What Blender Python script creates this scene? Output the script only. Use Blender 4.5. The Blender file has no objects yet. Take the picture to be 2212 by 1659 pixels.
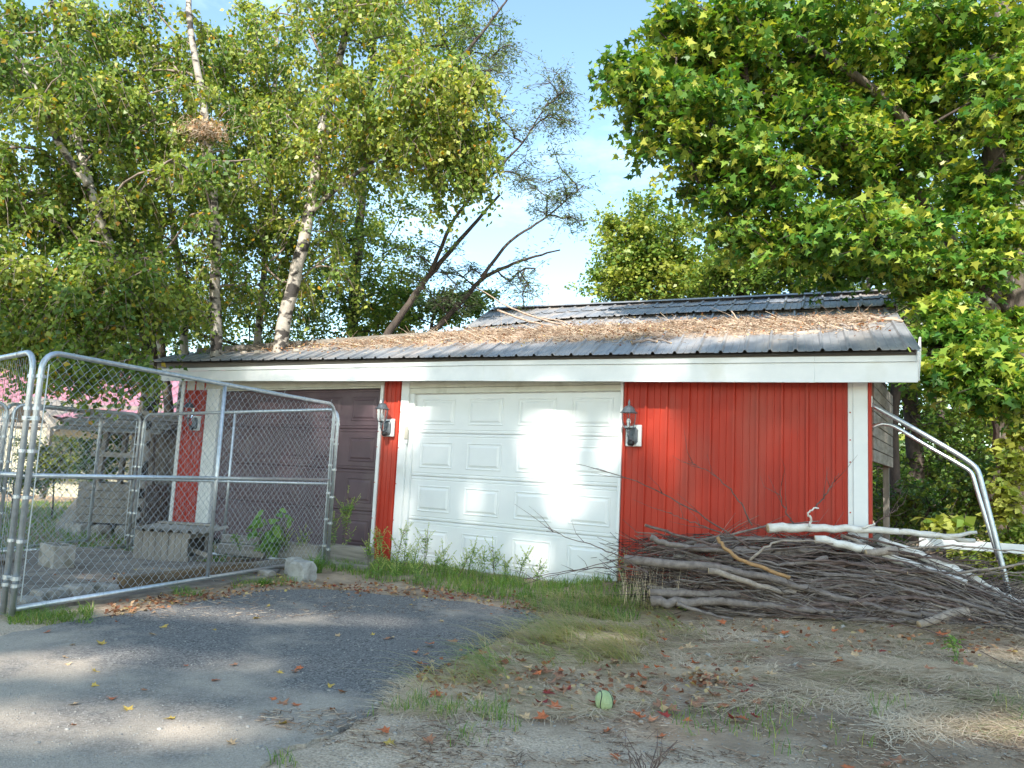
import bpy, bmesh, math, random
import numpy as np
from mathutils import Vector, noise
rng = np.random.default_rng(7); random.seed(7)
SC = bpy.context.scene
COL = SC.collection
# ------------------------------------------------------------------ camera
CAM = np.array([4.6235, -7.5743, 1.1538])
YAW, PITCH, ROLL, FS = -0.549918, 0.115893, 0.0492634, 1648.6   # FS: focal length for a picture 2212 wide
def basis():
    cy, sy, cp, sp = math.cos(YAW), math.sin(YAW), math.cos(PITCH), math.sin(PITCH)
    f = np.array([sy*cp, cy*cp, sp]); r = np.array([cy, -sy, 0.]); u = np.cross(r, f)
    cr, sr = math.cos(ROLL), math.sin(ROLL)
    return r*cr+u*sr, -r*sr+u*cr, f
RI, UP, FW = basis()
cam_d = bpy.data.cameras.new('camera'); cam = bpy.data.objects.new('camera', cam_d); COL.objects.link(cam)
from mathutils import Matrix
cam.matrix_world = Matrix(((RI[0], UP[0], -FW[0], CAM[0]), (RI[1], UP[1], -FW[1], CAM[1]), (RI[2], UP[2], -FW[2], CAM[2]), (0, 0, 0, 1)))
cam_d.sensor_fit = 'HORIZONTAL'; cam_d.sensor_width = 36; cam_d.lens = 36*FS/2212; cam_d.clip_end = 3000; cam_d.clip_start = 0.05
SC.camera = cam
# ------------------------------------------------------------------ light
SUN_EL, SUN_AZ = math.radians(39), math.radians(20)     # azimuth measured from -Y towards +X
SUNV = np.array([math.sin(SUN_AZ)*math.cos(SUN_EL), -math.cos(SUN_AZ)*math.cos(SUN_EL), math.sin(SUN_EL)])
W = bpy.data.worlds.new("World"); SC.world = W; W.use_nodes = True
nt = W.node_tree; bg = nt.nodes['Background']
sky = nt.nodes.new('ShaderNodeTexSky'); sky.sky_type = 'NISHITA'; sky.sun_disc = False
sky.sun_elevation = SUN_EL; sky.sun_rotation = math.atan2(SUNV[0], SUNV[1]); sky.air_density = 1.0; sky.dust_density = 0.8; sky.ozone_density = 1.0
tc = nt.nodes.new('ShaderNodeTexCoord'); mp = nt.nodes.new('ShaderNodeMapping'); mp.inputs['Scale'].default_value = (1.5, 1.5, 4.0)
cn = nt.nodes.new('ShaderNodeTexNoise'); cn.inputs['Scale'].default_value = 1.6; cn.inputs['Detail'].default_value = 8; cn.inputs['Roughness'].default_value = .6
cr = nt.nodes.new('ShaderNodeValToRGB'); cr.color_ramp.elements[0].position = .54; cr.color_ramp.elements[0].color = (0, 0, 0, 1); cr.color_ramp.elements[1].position = .78; cr.color_ramp.elements[1].color = (.3, .3, .3, 1)
mx = nt.nodes.new('ShaderNodeMix'); mx.data_type = 'RGBA'; mx.inputs['B'].default_value = (9, 9.6, 10, 1)
nt.links.new(tc.outputs['Generated'], mp.inputs['Vector']); nt.links.new(mp.outputs[0], cn.inputs['Vector']); nt.links.new(cn.outputs['Fac'], cr.inputs['Fac'])
nt.links.new(cr.outputs['Color'], mx.inputs['Factor']); nt.links.new(sky.outputs[0], mx.inputs['A']); tn = nt.nodes.new('ShaderNodeMix'); tn.data_type = 'RGBA'; tn.blend_type = 'MULTIPLY'; tn.inputs['Factor'].default_value = 1; tn.inputs['B'].default_value = (.93, 1.0, .92, 1)
nt.links.new(mx.outputs['Result'], tn.inputs['A']); nt.links.new(tn.outputs['Result'], bg.inputs['Color'])
bg.inputs['Strength'].default_value = 0.15
sd = bpy.data.lights.new('sun', 'SUN'); sd.energy = 3.9; sd.angle = math.radians(.9); sd.color = (1, .94, .84)
so = bpy.data.objects.new('sun', sd); COL.objects.link(so); so.rotation_euler = Vector(SUNV).to_track_quat('Z', 'Y').to_euler()
vs = SC.view_settings; vs.view_transform = 'Standard'; vs.look = 'None'; vs.exposure = 1.5; vs.gamma = 1; vs.use_curve_mapping = False
SC.cycles.max_bounces = 7; SC.cycles.diffuse_bounces = 4; SC.cycles.transmission_bounces = 6; SC.cycles.transparent_max_bounces = 8

# ------------------------------------------------------------------ placing
def ray(sx, sy): return FW + RI*(sx-1106)/FS - UP*(sy-829.5)/FS
def at(sx, sy, d): return CAM + d*ray(sx, sy)
def onY(sx, sy, Y):
    d = ray(sx, sy); return CAM + (Y-CAM[1])/d[1]*d
def ss(a, b, x):
    t = np.clip((np.asarray(x, float)-a)/(b-a), 0, 1); return t*t*(3-2*t)
def gz(x, y):
    z = .13*ss(2.0, 4.6, x)*ss(-6.0, -1.6, y) + .10*ss(-1.2, 1.5, y)*ss(3.0, 5.0, x)
    z = z - .13*ss(-1.6, -4.2, x)*ss(-5, -2.5, y)
    z = z + .10*ss(.6, 1.6, x)*ss(-1.6, -.3, y)
    return z
def onG(sx, sy, off=0.):
    d = ray(sx, sy); t = (0-CAM[2])/d[2]
    for _ in range(30):
        p = CAM+t*d; t2 = (gz(p[0], p[1])+off-CAM[2])/d[2]; t = .5*t+.5*min(t2, 60) if t2 > 0 else t
    p = CAM+t*d; p[2] = gz(p[0], p[1])+off
    return p
# ------------------------------------------------------------------ materials
def mat(name, c1, c2=None, rough=.6, metal=0., scale=8., detail=5., bump=0., bscale=None, stretch=(1, 1, 1), ramp=(.35, .65), obj=False, spec=.5, c3=None, s3=1.5, r3=(.5, .62)):
    m = bpy.data.materials.new(name); m.use_nodes = True; n = m.node_tree; N = n.nodes; L = n.links
    b = N['Principled BSDF']; b.inputs['Roughness'].default_value = rough; b.inputs['Metallic'].default_value = metal
    b.inputs['Specular IOR Level'].default_value = spec
    co = N.new('ShaderNodeTexCoord') if obj else N.new('ShaderNodeNewGeometry')
    src = co.outputs['Object'] if obj else co.outputs['Position']
    mp = N.new('ShaderNodeMapping'); mp.inputs['Scale'].default_value = stretch; L.new(src, mp.inputs['Vector'])
    if c2 is None: c2 = tuple(v*.8 for v in c1)
    t = N.new('ShaderNodeTexNoise'); t.inputs['Scale'].default_value = scale; t.inputs['Detail'].default_value = detail; t.inputs['Roughness'].default_value = .65
    L.new(mp.outputs[0], t.inputs['Vector'])
    r = N.new('ShaderNodeValToRGB'); r.color_ramp.elements[0].position = ramp[0]; r.color_ramp.elements[1].position = ramp[1]
    r.color_ramp.elements[0].color = (*c2, 1); r.color_ramp.elements[1].color = (*c1, 1)
    L.new(t.outputs['Fac'], r.inputs['Fac']); out = r.outputs['Color']
    if c3 is not None:
        t3 = N.new('ShaderNodeTexNoise'); t3.inputs['Scale'].default_value = s3; t3.inputs['Detail'].default_value = 6; L.new(mp.outputs[0], t3.inputs['Vector'])
        q = N.new('ShaderNodeValToRGB'); q.color_ramp.elements[0].position = r3[0]; q.color_ramp.elements[1].position = r3[1]; L.new(t3.outputs['Fac'], q.inputs['Fac'])
        k = N.new('ShaderNodeMix'); k.data_type = 'RGBA'; k.inputs['B'].default_value = (*c3, 1); L.new(q.outputs['Color'], k.inputs['Factor']); L.new(out, k.inputs['A']); out = k.outputs['Result']
    L.new(out, b.inputs['Base Color'])
    if bump:
        t2 = N.new('ShaderNodeTexNoise'); t2.inputs['Scale'].default_value = bscale or scale*4; t2.inputs['Detail'].default_value = 6; L.new(mp.outputs[0], t2.inputs['Vector'])
        bb = N.new('ShaderNodeBump'); bb.inputs['Strength'].default_value = bump; bb.inputs['Distance'].default_value = .02
        L.new(t2.outputs['Fac'], bb.inputs['Height']); L.new(bb.outputs[0], b.inputs['Normal'])
    return m
def leafmat(name, stops, trans=.4, rough=.45, spec=.4):
    m = bpy.data.materials.new(name); m.use_nodes = True; n = m.node_tree; N = n.nodes; L = n.links
    b = N['Principled BSDF']; b.inputs['Roughness'].default_value = rough; b.inputs['Specular IOR Level'].default_value = spec
    a = N.new('ShaderNodeAttribute'); a.attribute_name = 'tint'
    r = N.new('ShaderNodeValToRGB'); e = r.color_ramp.elements
    while len(e) < len(stops): e.new(.5)
    for i, (p, c) in enumerate(stops): e[i].position = p; e[i].color = (*c, 1)
    L.new(a.outputs['Fac'], r.inputs['Fac']); L.new(r.outputs['Color'], b.inputs['Base Color'])
    if trans:
        t = N.new('ShaderNodeBsdfTranslucent'); g = N.new('ShaderNodeMix'); g.data_type = 'RGBA'; g.blend_type = 'MULTIPLY'; g.inputs['Factor'].default_value = 1
        g.inputs['B'].default_value = (1.5, 1.45, .55, 1); L.new(r.outputs['Color'], g.inputs['A']); L.new(g.outputs['Result'], t.inputs['Color'])
        s = N.new('ShaderNodeMixShader'); s.inputs[0].default_value = trans; o = N['Material Output']
        L.new(b.outputs[0], s.inputs[1]); L.new(t.outputs[0], s.inputs[2]); L.new(s.outputs[0], o.inputs['Surface'])
    return m
M = {}
M['white'] = mat('white_paint', (.82, .83, .82), (.74, .76, .76), .45, scale=3, bump=.05, c3=(.66, .66, .6), s3=2.2, r3=(.6, .85))
M['cream'] = mat('header_trim', (.66, .65, .57), (.56, .55, .47), .55, scale=5, c3=(.4, .38, .3), s3=4, r3=(.62, .8))
M['door'] = mat('door_white', (.82, .84, .84), (.77, .79, .80), .42, scale=2, bump=.04, bscale=90, c3=(.68, .67, .6), s3=1.4, r3=(.62, .9))
M['brown'] = mat('door_brown', (.115, .072, .085), (.09, .055, .066), .5, scale=3, bump=.05, bscale=120, c3=(.16, .12, .12), s3=2.5, r3=(.55, .85))
M['red'] = mat('red_steel', (.50, .052, .028), (.40, .040, .024), .5, scale=1.6, stretch=(1, 1, .3), c3=(.40, .085, .06), s3=3, r3=(.5, .8), spec=.25)
M['roof'] = mat('roof_steel', (.30, .31, .33), (.19, .20, .22), .42, .15, scale=5, stretch=(1, .3, 1), bump=.1, c3=(.40, .35, .31), s3=2.5, r3=(.45, .7))
M['drip'] = mat('weathered_board', (.21, .19, .165), (.14, .13, .12), .8, scale=6, stretch=(.3, 1, 3), bump=.2)
M['dark'] = mat('dark_void', (.03, .028, .025), (.02, .02, .018), .9)
M['galv'] = mat('galvanised', (.62, .65, .68), (.46, .49, .52), .38, .75, scale=25)
M['wire'] = mat('galvanised_wire', (.50, .53, .56), (.36, .39, .42), .45, .6, scale=30)
M['alu'] = mat('aluminium', (.8, .82, .84), (.66, .68, .7), .28, .8, scale=10)
M['pewter'] = mat('lantern_metal', (.16, .18, .20), (.10, .115, .13), .5, .4, scale=20, bump=.1)
M['black'] = mat('black_plastic', (.02, .02, .022), (.012, .012, .013), .5)
M['beigebox'] = mat('keypad_plastic', (.5, .47, .4), (.42, .4, .34), .5)
M['wood'] = mat('grey_wood', (.30, .27, .235), (.17, .15, .13), .85, scale=10, stretch=(1, 1, .15), bump=.3, bscale=40)
M['woodh'] = mat('grey_timber', (.36, .33, .29), (.19, .17, .145), .85, scale=9, stretch=(.15, .4, 2), bump=.35, bscale=30)
M['curb'] = mat('treated_timber', (.20, .125, .065), (.10, .07, .04), .85, scale=8, stretch=(2, .3, 3), bump=.3, c3=(.22, .2, .17), s3=4)
M['concrete'] = mat('concrete', (.40, .37, .33), (.28, .25, .22), .9, scale=15, bump=.5, bscale=60, c3=(.2, .18, .14), s3=6)
M['stone'] = mat('pale_stone', (.44, .43, .40), (.27, .26, .24), .85, scale=9, bump=.5, bscale=30)
M['pebble'] = mat('pebble', (.42, .40, .37), (.2, .19, .18), .8, scale=14, obj=False)
M['pink'] = mat('pink_steel', (.44, .20, .24), (.34, .14, .18), .3, .1, scale=4)
M['siding'] = mat('beige_siding', (.46, .43, .32), (.38, .36, .27), .6)
M['bark'] = mat('grey_bark', (.15, .125, .10), (.055, .045, .038), .9, scale=14, stretch=(1, 1, .3), bump=.7, bscale=30, c3=(.34, .35, .30), s3=9, r3=(.6, .66))
M['darkbark'] = mat('dark_bark', (.085, .065, .055), (.04, .032, .028), .9, scale=14, stretch=(1, 1, .4), bump=.5)
M['birch'] = mat('birch_bark', (.44, .40, .35), (.30, .265, .23), .7, scale=5, stretch=(1, 1, 1.6), bump=.25, bscale=20, c3=(.035, .03, .027), s3=4.5, r3=(.50, .56))
M['birchdim'] = mat('grey_birch_bark', (.42, .39, .34), (.26, .23, .2), .8, scale=6, stretch=(1, 1, 2), bump=.3, c3=(.035, .03, .027), s3=5, r3=(.48, .56))
M['palelimb'] = mat('birch_limb', (.30, .24, .20), (.12, .09, .08), .8, scale=8)
M['peeled'] = mat('birch_log', (.78, .75, .70), (.62, .57, .50), .6, scale=12, bump=.2, c3=(.10, .07, .055), s3=9, r3=(.66, .70))
M['cut'] = mat('cut_wood', (.60, .44, .27), (.45, .31, .18), .8, scale=30)
M['tan'] = mat('tan_stick', (.44, .25, .10), (.30, .17, .08), .7, scale=20, bump=.2)
M['stick1'] = mat('stick_grey', (.27, .225, .20), (.15, .12, .105), .75, scale=20, bump=.3)
M['stick2'] = mat('stick_brown', (.19, .13, .11), (.09, .06, .052), .7, scale=20, bump=.3)
M['stick3'] = mat('stick_pale', (.42, .35, .29), (.25, .20, .165), .8, scale=20, bump=.3)
M['roofstick'] = mat('bleached_stick', (.42, .33, .26), (.24, .17, .13), .8, scale=20, bump=.3)
M['asphalt'] = None
M['litter'] = leafmat('needle_litter', [(0, (.11, .075, .05)), (.35, (.30, .20, .14)), (.7, (.48, .37, .28)), (1, (.64, .55, .44))], 0, .9)
M['twig'] = leafmat('twig_mix', [(0, (.04, .028, .024)), (.5, (.12, .088, .075)), (1, (.34, .27, .21))], 0, .8)
M['birchleaf'] = leafmat('birch_leaf', [(0, (.07, .15, .04)), (.45, (.17, .25, .05)), (.85, (.36, .40, .09)), (.955, (.44, .44, .12)), (.975, (.50, .33, .03)), (1, (.42, .20, .03))], .42)
M['mapleleaf'] = leafmat('maple_leaf', [(0, (.035, .12, .02)), (.5, (.10, .21, .028)), (.85, (.26, .33, .045)), (1, (.46, .44, .08))], .34, .42)
M['willowleaf'] = leafmat('willow_leaf', [(0, (.08, .13, .07)), (.6, (.13, .18, .09)), (1, (.22, .24, .1))], .35)
M['bushleaf'] = leafmat('bush_leaf', [(0, (.045, .11, .025)), (.6, (.14, .23, .04)), (1, (.36, .38, .08))], .4)
M['weedleaf'] = leafmat('weed_leaf', [(0, (.11, .24, .07)), (.6, (.24, .38, .10)), (1, (.46, .52, .20))], .4)
M['grass'] = leafmat('grass_blade', [(0, (.07, .18, .03)), (.5, (.18, .30, .055)), (.8, (.36, .38, .12)), (1, (.56, .47, .26))], .35)
M['straw'] = leafmat('dry_grass', [(0, (.14, .22, .05)), (.10, (.30, .29, .11)), (.25, (.44, .33, .20)), (.7, (.70, .54, .36)), (1, (.82, .68, .50))], 0, .8)
M['deadleaf'] = leafmat('dead_leaf', [(0, (.12, .05, .03)), (.3, (.32, .12, .055)), (.6, (.42, .22, .11)), (.85, (.50, .36, .22)), (1, (.55, .42, .14))], .15, .7)
def plain_leaf(nm, c):
    return mat(nm, c, tuple(v*.6 for v in c), .7, scale=40, bump=.3)
DL = [plain_leaf('leaf_rust', (.60, .17, .06)), plain_leaf('leaf_brown', (.42, .20, .11)), plain_leaf('leaf_crimson', (.33, .035, .025)), plain_leaf('leaf_tan', (.64, .44, .25)), plain_leaf('leaf_yellow', (.58, .40, .09)), plain_leaf('leaf_grey', (.40, .38, .33))]
# glass
g = bpy.data.materials.new('lantern_glass'); g.use_nodes = True; b = g.node_tree.nodes['Principled BSDF']
b.inputs['Base Color'].default_value = (.9, .93, .93, 1); b.inputs['Roughness'].default_value = .08; b.inputs['Transmission Weight'].default_value = 1; b.inputs['IOR'].default_value = 1.1; M['glass'] = g
# ------------------------------------------------------------------ mesh tools
class MB:
    def __init__(s): s.v = []; s.f = []; s.mi = []; s.cur = 0
    def add(s, vs_, fs_):
        o = len(s.v); s.v += [tuple(map(float, p)) for p in vs_]; s.f += [tuple(i+o for i in f) for f in fs_]; s.mi += [s.cur]*len(fs_); return s
    def box(s, c, size, rz=0., ax=None, bev=0.):
        c = np.array(c, float); h = np.array(size, float)/2
        if ax is None: ax = np.array([[math.cos(rz), math.sin(rz), 0], [-math.sin(rz), math.cos(rz), 0], [0, 0, 1]])
        ax = np.array(ax)
        if not bev:
            P = [c+ax.T@(h*np.array(q)) for q in ((-1,-1,-1),(1,-1,-1),(1,1,-1),(-1,1,-1),(-1,-1,1),(1,-1,1),(1,1,1),(-1,1,1))]
            return s.add(P, [(0,3,2,1),(4,5,6,7),(0,1,5,4),(1,2,6,5),(2,3,7,6),(3,0,4,7)])
        bm = bmesh.new(); bmesh.ops.create_cube(bm, size=2)
        for v in bm.verts: v.co = Vector((v.co.x*h[0], v.co.y*h[1], v.co.z*h[2]))
        bmesh.ops.bevel(bm, geom=bm.edges[:], offset=bev, segments=1, affect='EDGES'); bm.verts.index_update()
        P = [c+ax.T@np.array(v.co) for v in bm.verts]; F = [tuple(v.index for v in f.verts) for f in bm.faces]; bm.free()
        return s.add(P, F)
    def tube(s, pts, rad, n=6, caps=True):
        pts = np.array(pts, float); k = len(pts); rad = np.ones(k)*rad if np.isscalar(rad) else np.array(rad)
        T = np.gradient(pts, axis=0); T /= np.linalg.norm(T, axis=1)[:, None]+1e-9
        a = np.cross(T[0], [0, 0, 1.]) if abs(T[0][2]) < .95 else np.cross(T[0], [1., 0, 0]); a /= np.linalg.norm(a)
        V = []
        for i in range(k):
            a = a-T[i]*(a@T[i]); a /= np.linalg.norm(a)+1e-9; b2 = np.cross(T[i], a)
            for j in range(n):
                q = 2*math.pi*j/n; V.append(pts[i]+rad[i]*(a*math.cos(q)+b2*math.sin(q)))
        F = [(i*n+j, i*n+(j+1) % n, (i+1)*n+(j+1) % n, (i+1)*n+j) for i in range(k-1) for j in range(n)]
        s.add(V, F)
        if caps:
            o = len(s.v)-k*n; s.f.append(tuple(o+j for j in reversed(range(n)))); s.mi.append(getattr(s, 'capm', s.cur)); s.f.append(tuple(o+(k-1)*n+j for j in range(n))); s.mi.append(getattr(s, 'capm', s.cur))
        return s
    def lathe(s, prof, c, n=12):
        V = []; k = len(prof)
        for r_, z in prof:
            for j in range(n): q = 2*math.pi*j/n; V.append((c[0]+r_*math.cos(q), c[1]+r_*math.sin(q), c[2]+z))
        F = [(i*n+j, i*n+(j+1) % n, (i+1)*n+(j+1) % n, (i+1)*n+j) for i in range(k-1) for j in range(n)]
        return s.add(V, F)
    def grid(s, P):   # P[i][j] points
        a, b2 = len(P), len(P[0])
        return s.add([p for row in P for p in row], [(i*b2+j, i*b2+j+1, (i+1)*b2+j+1, (i+1)*b2+j) for i in range(a-1) for j in range(b2-1)])
    def build(s, name, m, parent=None, smooth=False, loc=None, kind=None):
        me = bpy.data.meshes.new(name); o = bpy.data.objects.new(name, me)
        off = np.zeros(3)
        if parent is not None:
            p = parent
            while p is not None: off = off+np.array(p.location); p = p.parent
        if loc is not None: o.location = loc-off if parent is not None else loc; off = np.array(loc, float)
        V = np.array(s.v)-off
        me.from_pydata(V.tolist(), [], s.f)
        for mm in (m if isinstance(m, (list, tuple)) else [m]): me.materials.append(mm)
        me.polygons.foreach_set('material_index', s.mi)
        if smooth: me.polygons.foreach_set('use_smooth', [True]*len(s.f))
        me.update(); COL.objects.link(o); o.parent = parent
        if kind: o['kind'] = kind
        return o
def np_mesh(name, V, F, m, tint=None, parent=None, kind=None, smooth=False):
    """V (N,k,3) copies, F (m,q) faces of one copy"""
    N, k, _ = V.shape; F = np.array(F); mq, q = F.shape
    me = bpy.data.meshes.new(name); me.vertices.add(N*k)
    off = np.zeros(3); p = parent
    while p is not None: off = off+np.array(p.location); p = p.parent
    me.vertices.foreach_set('co', (V-off).reshape(-1).astype(np.float32))
    idx = (F[None]+(np.arange(N)*k)[:, None, None]).reshape(-1)
    me.loops.add(len(idx)); me.loops.foreach_set('vertex_index', idx.astype(np.int32))
    me.polygons.add(N*mq); me.polygons.foreach_set('loop_start', (np.arange(N*mq)*q).astype(np.int32))
    if smooth: me.polygons.foreach_set('use_smooth', np.ones(N*mq, bool))
    me.update(calc_edges=True)
    if tint is not None:
        a = me.attributes.new('tint', 'FLOAT', 'POINT'); a.data.foreach_set('value', np.repeat(tint, k).astype(np.float32))
    me.materials.append(m); o = bpy.data.objects.new(name, me); COL.objects.link(o); o.parent = parent
    if kind: o['kind'] = kind
    return o
def segs(A, B, r0, r1, n=3):
    A = np.asarray(A, float); B = np.asarray(B, float); T = B-A; T /= np.linalg.norm(T, axis=1)[:, None]+1e-9
    h = np.where(np.abs(T[:, 2:3]) < .9, [[0, 0, 1.]], [[1., 0, 0]]); a = np.cross(T, h); a /= np.linalg.norm(a, axis=1)[:, None]; b2 = np.cross(T, a)
    q = 2*np.pi*np.arange(n)/n; D = a[:, None]*np.cos(q)[None, :, None]+b2[:, None]*np.sin(q)[None, :, None]
    r0 = np.broadcast_to(r0, len(A))[:, None, None]; r1 = np.broadcast_to(r1, len(A))[:, None, None]
    V = np.concatenate([A[:, None]+D*r0, B[:, None]+D*r1], 1)
    return V, [(j, (j+1) % n, n+(j+1) % n, n+j) for j in range(n)]
def thing(name, label, cat, loc, group=None):
    o = bpy.data.objects.new(name, None); COL.objects.link(o); o.location = tuple(map(float, loc)); o.empty_display_size = .1
    o['label'] = label; o['category'] = cat
    if group: o['group'] = group
    return o
def tag(o, label, cat, group=None):
    o['label'] = label; o['category'] = cat
    if group: o['group'] = group
    return o
def rnd(a, b): return random.uniform(a, b)
def unit(v): v = np.asarray(v, float); return v/np.linalg.norm(v, axis=-1, keepdims=True)

# ------------------------------------------------------------------ leaves
def maple_T(lobes=5):
    pts = [(0, -.0), (.10, .04), (.36, -.02), (.27, .17), (.50, .36), (.24, .40), (.16, .52), (0, .98), (-.16, .52), (-.24, .40), (-.50, .36), (-.27, .17), (-.36, -.02), (-.10, .04)]
    V = np.array([(x, y, .16*abs(x)-.12*y*y) for x, y in pts]); return V, [list(range(len(pts)))]
def oval_T(w=.36):
    V = np.array([(0, 0, 0), (w, .38, .06), (0, 1, -.05), (-w, .38, .06)]); return V, [[0, 1, 2, 3]]
MAP, OVL, NAR = maple_T(), oval_T(), oval_T(.11)
def leaf_verts(P, size, T, droop=.5, flat=.6, rg=rng):
    N = len(P); az = rg.uniform(0, 2*np.pi, N)
    u = np.stack([np.cos(az), np.sin(az), -droop+rg.normal(0, .45, N)], 1); u = unit(u)
    nn = rg.normal(0, 1-flat*.6, (N, 3)); nn[:, 2] += flat*1.6; nn = nn-u*(nn*u).sum(1)[:, None]; nn = unit(nn)
    v = np.cross(nn, u)
    size = np.broadcast_to(size, N)[:, None, None]
    return P[:, None]+size*(T[None, :, 0:1]*v[:, None]+T[None, :, 1:2]*u[:, None]+T[None, :, 2:3]*nn[:, None])
def grow(trunks, blobs, kind, rg):
    """clumps are joined to the nearest wood already grown, so limbs fork; thickness follows what a limb carries.
    blobs: (centre, (rx,rz), clumps, clump radius, leaves per clump)"""
    NP = []; 
    for t in trunks:
        q = np.array(t[0], float)
        for i in range(len(q)-1): NP += [q[i]+(q[i+1]-q[i])*f for f in np.linspace(0, 1, 6)]
    ntr = len(NP); PAR = [-1]*ntr; NP = list(NP); CN = [0]*ntr
    items = []
    for (c, (rh, rv), nc, cs, nl) in blobs:
        d = unit(rg.normal(size=(nc, 3))); rr = rg.uniform(0, 1, nc)**.42; P = np.array(c)+d*rr[:, None]*np.array([rh, rh, rv])
        for p in P:
            if p[2] < .3: p[2] = .3+rg.uniform(0, .4)
            items.append((p, cs, nl))
    tp = np.array(NP); items.sort(key=lambda it: np.min(np.linalg.norm(tp-it[0], axis=1)))
    buf = np.zeros((ntr+len(items)*4+8, 3)); buf[:ntr] = tp; n = ntr; links = []; homes = []
    for (p, cs, nl) in items:
        Q = buf[:n]; dl = np.linalg.norm(Q-p, axis=1); cost = dl+np.maximum(0, Q[:, 2]-p[2]+.1)*.9; cost[:ntr] *= 1.12
        j = int(np.argmin(cost)); q = Q[j].copy(); L = dl[j]+1e-6
        mid = (p+q)/2+rg.normal(0, .10, 3)*L+np.array([0, 0, .08*L]); t = np.array([.33, .66, 1.])[:, None]; cu = (1-t)**2*q+2*t*(1-t)*mid+t*t*p
        prev = j
        for k in range(3): buf[n] = cu[k]; PAR.append(prev); CN.append(0); prev = n; n += 1
        homes.append((p, q, cs, nl, L)); k = prev
        while k >= ntr: CN[k] += 1; k = PAR[k]
    A = []; B = []; R0 = []; R1 = []; LP = []; CT = []
    for i in range(ntr, n):
        r_ = .0045+.0048*math.sqrt(CN[i]); j = PAR[i]; rj = min(.0045+.0048*math.sqrt(CN[j]), r_*1.5) if j >= ntr else r_*1.25
        A.append(buf[j]); B.append(buf[i]); R0.append(rj); R1.append(r_)
    for (p, q, cs, nl, L) in homes:
        nt_ = 7; per = max(1, nl//nt_)
        td = unit(rg.normal(size=(nt_, 3))*np.array([1, 1, .55 if kind != 'maple' else .22])+(p-q)/(L+.1)*.5*np.array([1, 1, 1 if kind != 'maple' else .2]))
        ct = rg.uniform(-.26, .26)
        for k in range(nt_):
            l = cs*rg.uniform(.5, 1.35); e = p+td[k]*l*(.75 if kind == 'birch' else 1); dr = l*(.9 if kind == 'birch' else .25)
            tt = rg.uniform(.08, 1.05, per)[:, None]
            LP.append(p+(e-p)*tt-np.array([0, 0, 1.])*dr*tt**2+rg.normal(0, cs*.12, (per, 3))); CT.append(np.full(per, ct))
            m_ = p+(e-p)*.55-np.array([0, 0, dr*.3]); f_ = e-np.array([0, 0, dr]); A += [p, m_]; B += [m_, f_]; R0 += [.005, .0035]; R1 += [.0035, .0012]
    return np.array(A), np.array(B), np.array(R0), np.array(R1), np.concatenate(LP), np.concatenate(CT)
def tree(name, label, cat, base, trunks, blobs, kind='birch', bark='birch', leaf='birchleaf', size=.06, T=OVL, group=None, seed=1, droop=.8, flat=.45, tint=(.42, .2), singles=0, keep=None, limb=None):
    rg = np.random.default_rng(seed)
    root = thing(name, label, cat, base, group)
    dense = []
    for (pts, r0, r1) in trunks:
        pts = np.array(pts, float); n = max(8, len(pts)*5); s = np.linspace(0, len(pts)-1, n); q = np.stack([np.interp(s, range(len(pts)), pts[:, i]) for i in range(3)], 1)
        for _ in range(2): q[1:-1] = (q[:-2]+q[1:-1]*2+q[2:])/4
        q[1:-1] += rg.normal(0, r0*.10, (n-2, 3))
        m = MB(); rr = np.linspace(r0, r1, n); rr[0] *= 1.35; m.tube(q, rr, 10); m.build('trunk', M[bark], root, True); dense.append((q, r0, r1))
    A, B, R0, R1, LP, CT = grow(dense, blobs, kind, rg)
    V, F = segs(A, B, R0, R1, 4); np_mesh('branches', V, F, M[limb or ('darkbark' if bark != 'bark' else 'bark')] if kind != 'birch' else M['palelimb'], None, root, 'stuff')
    if keep is not None:
        k = keep(LP); LP = LP[k]; CT = CT[k]
    ti = np.clip(rg.normal(tint[0], tint[1], len(LP))+CT, 0, .93); y = rg.uniform(size=len(LP)); 
    if kind == 'birch': ti = np.where(y < .035, rg.uniform(.96, 1, len(LP)), ti)
    sz = size*rg.uniform(.65, 1.3, len(LP))
    LV = leaf_verts(LP, sz, T[0], droop, flat, rg)
    if singles:
        D = (LP-CAM)@FW; X = (LP-CAM)@RI/D*FS; Y_ = (LP-CAM)@UP/D*FS
        vis = (np.abs(X) < 1090) & (np.abs(Y_) < 815) & (D > 1); sc_ = np.where(vis, sz/D, 0); ix = np.argsort(-sc_)[:singles]
        mask = np.ones(len(LP), bool); mask[ix] = False
        tm = {}
        for i in ix:
            me = bpy.data.meshes.new('leaf'); me.from_pydata((LV[i]-LP[i]).tolist(), [], T[1]); me.materials.append(M[leaf])
            a = me.attributes.new('tint', 'FLOAT', 'POINT'); a.data.foreach_set('value', [float(ti[i])]*len(T[0]))
            o = bpy.data.objects.new('leaf', me); COL.objects.link(o); o.parent = root; o.location = tuple(LP[i]-np.array(base))
        LV = LV[mask]; ti = ti[mask]
    np_mesh('crown', LV, T[1], M[leaf], ti, root, 'stuff')
    return root
def BL(sx, sy, d, rx, ry, n, cs, nl):
    return (at(sx, sy, d), (rx*d/FS, ry*d/FS), n, cs, nl)

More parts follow.
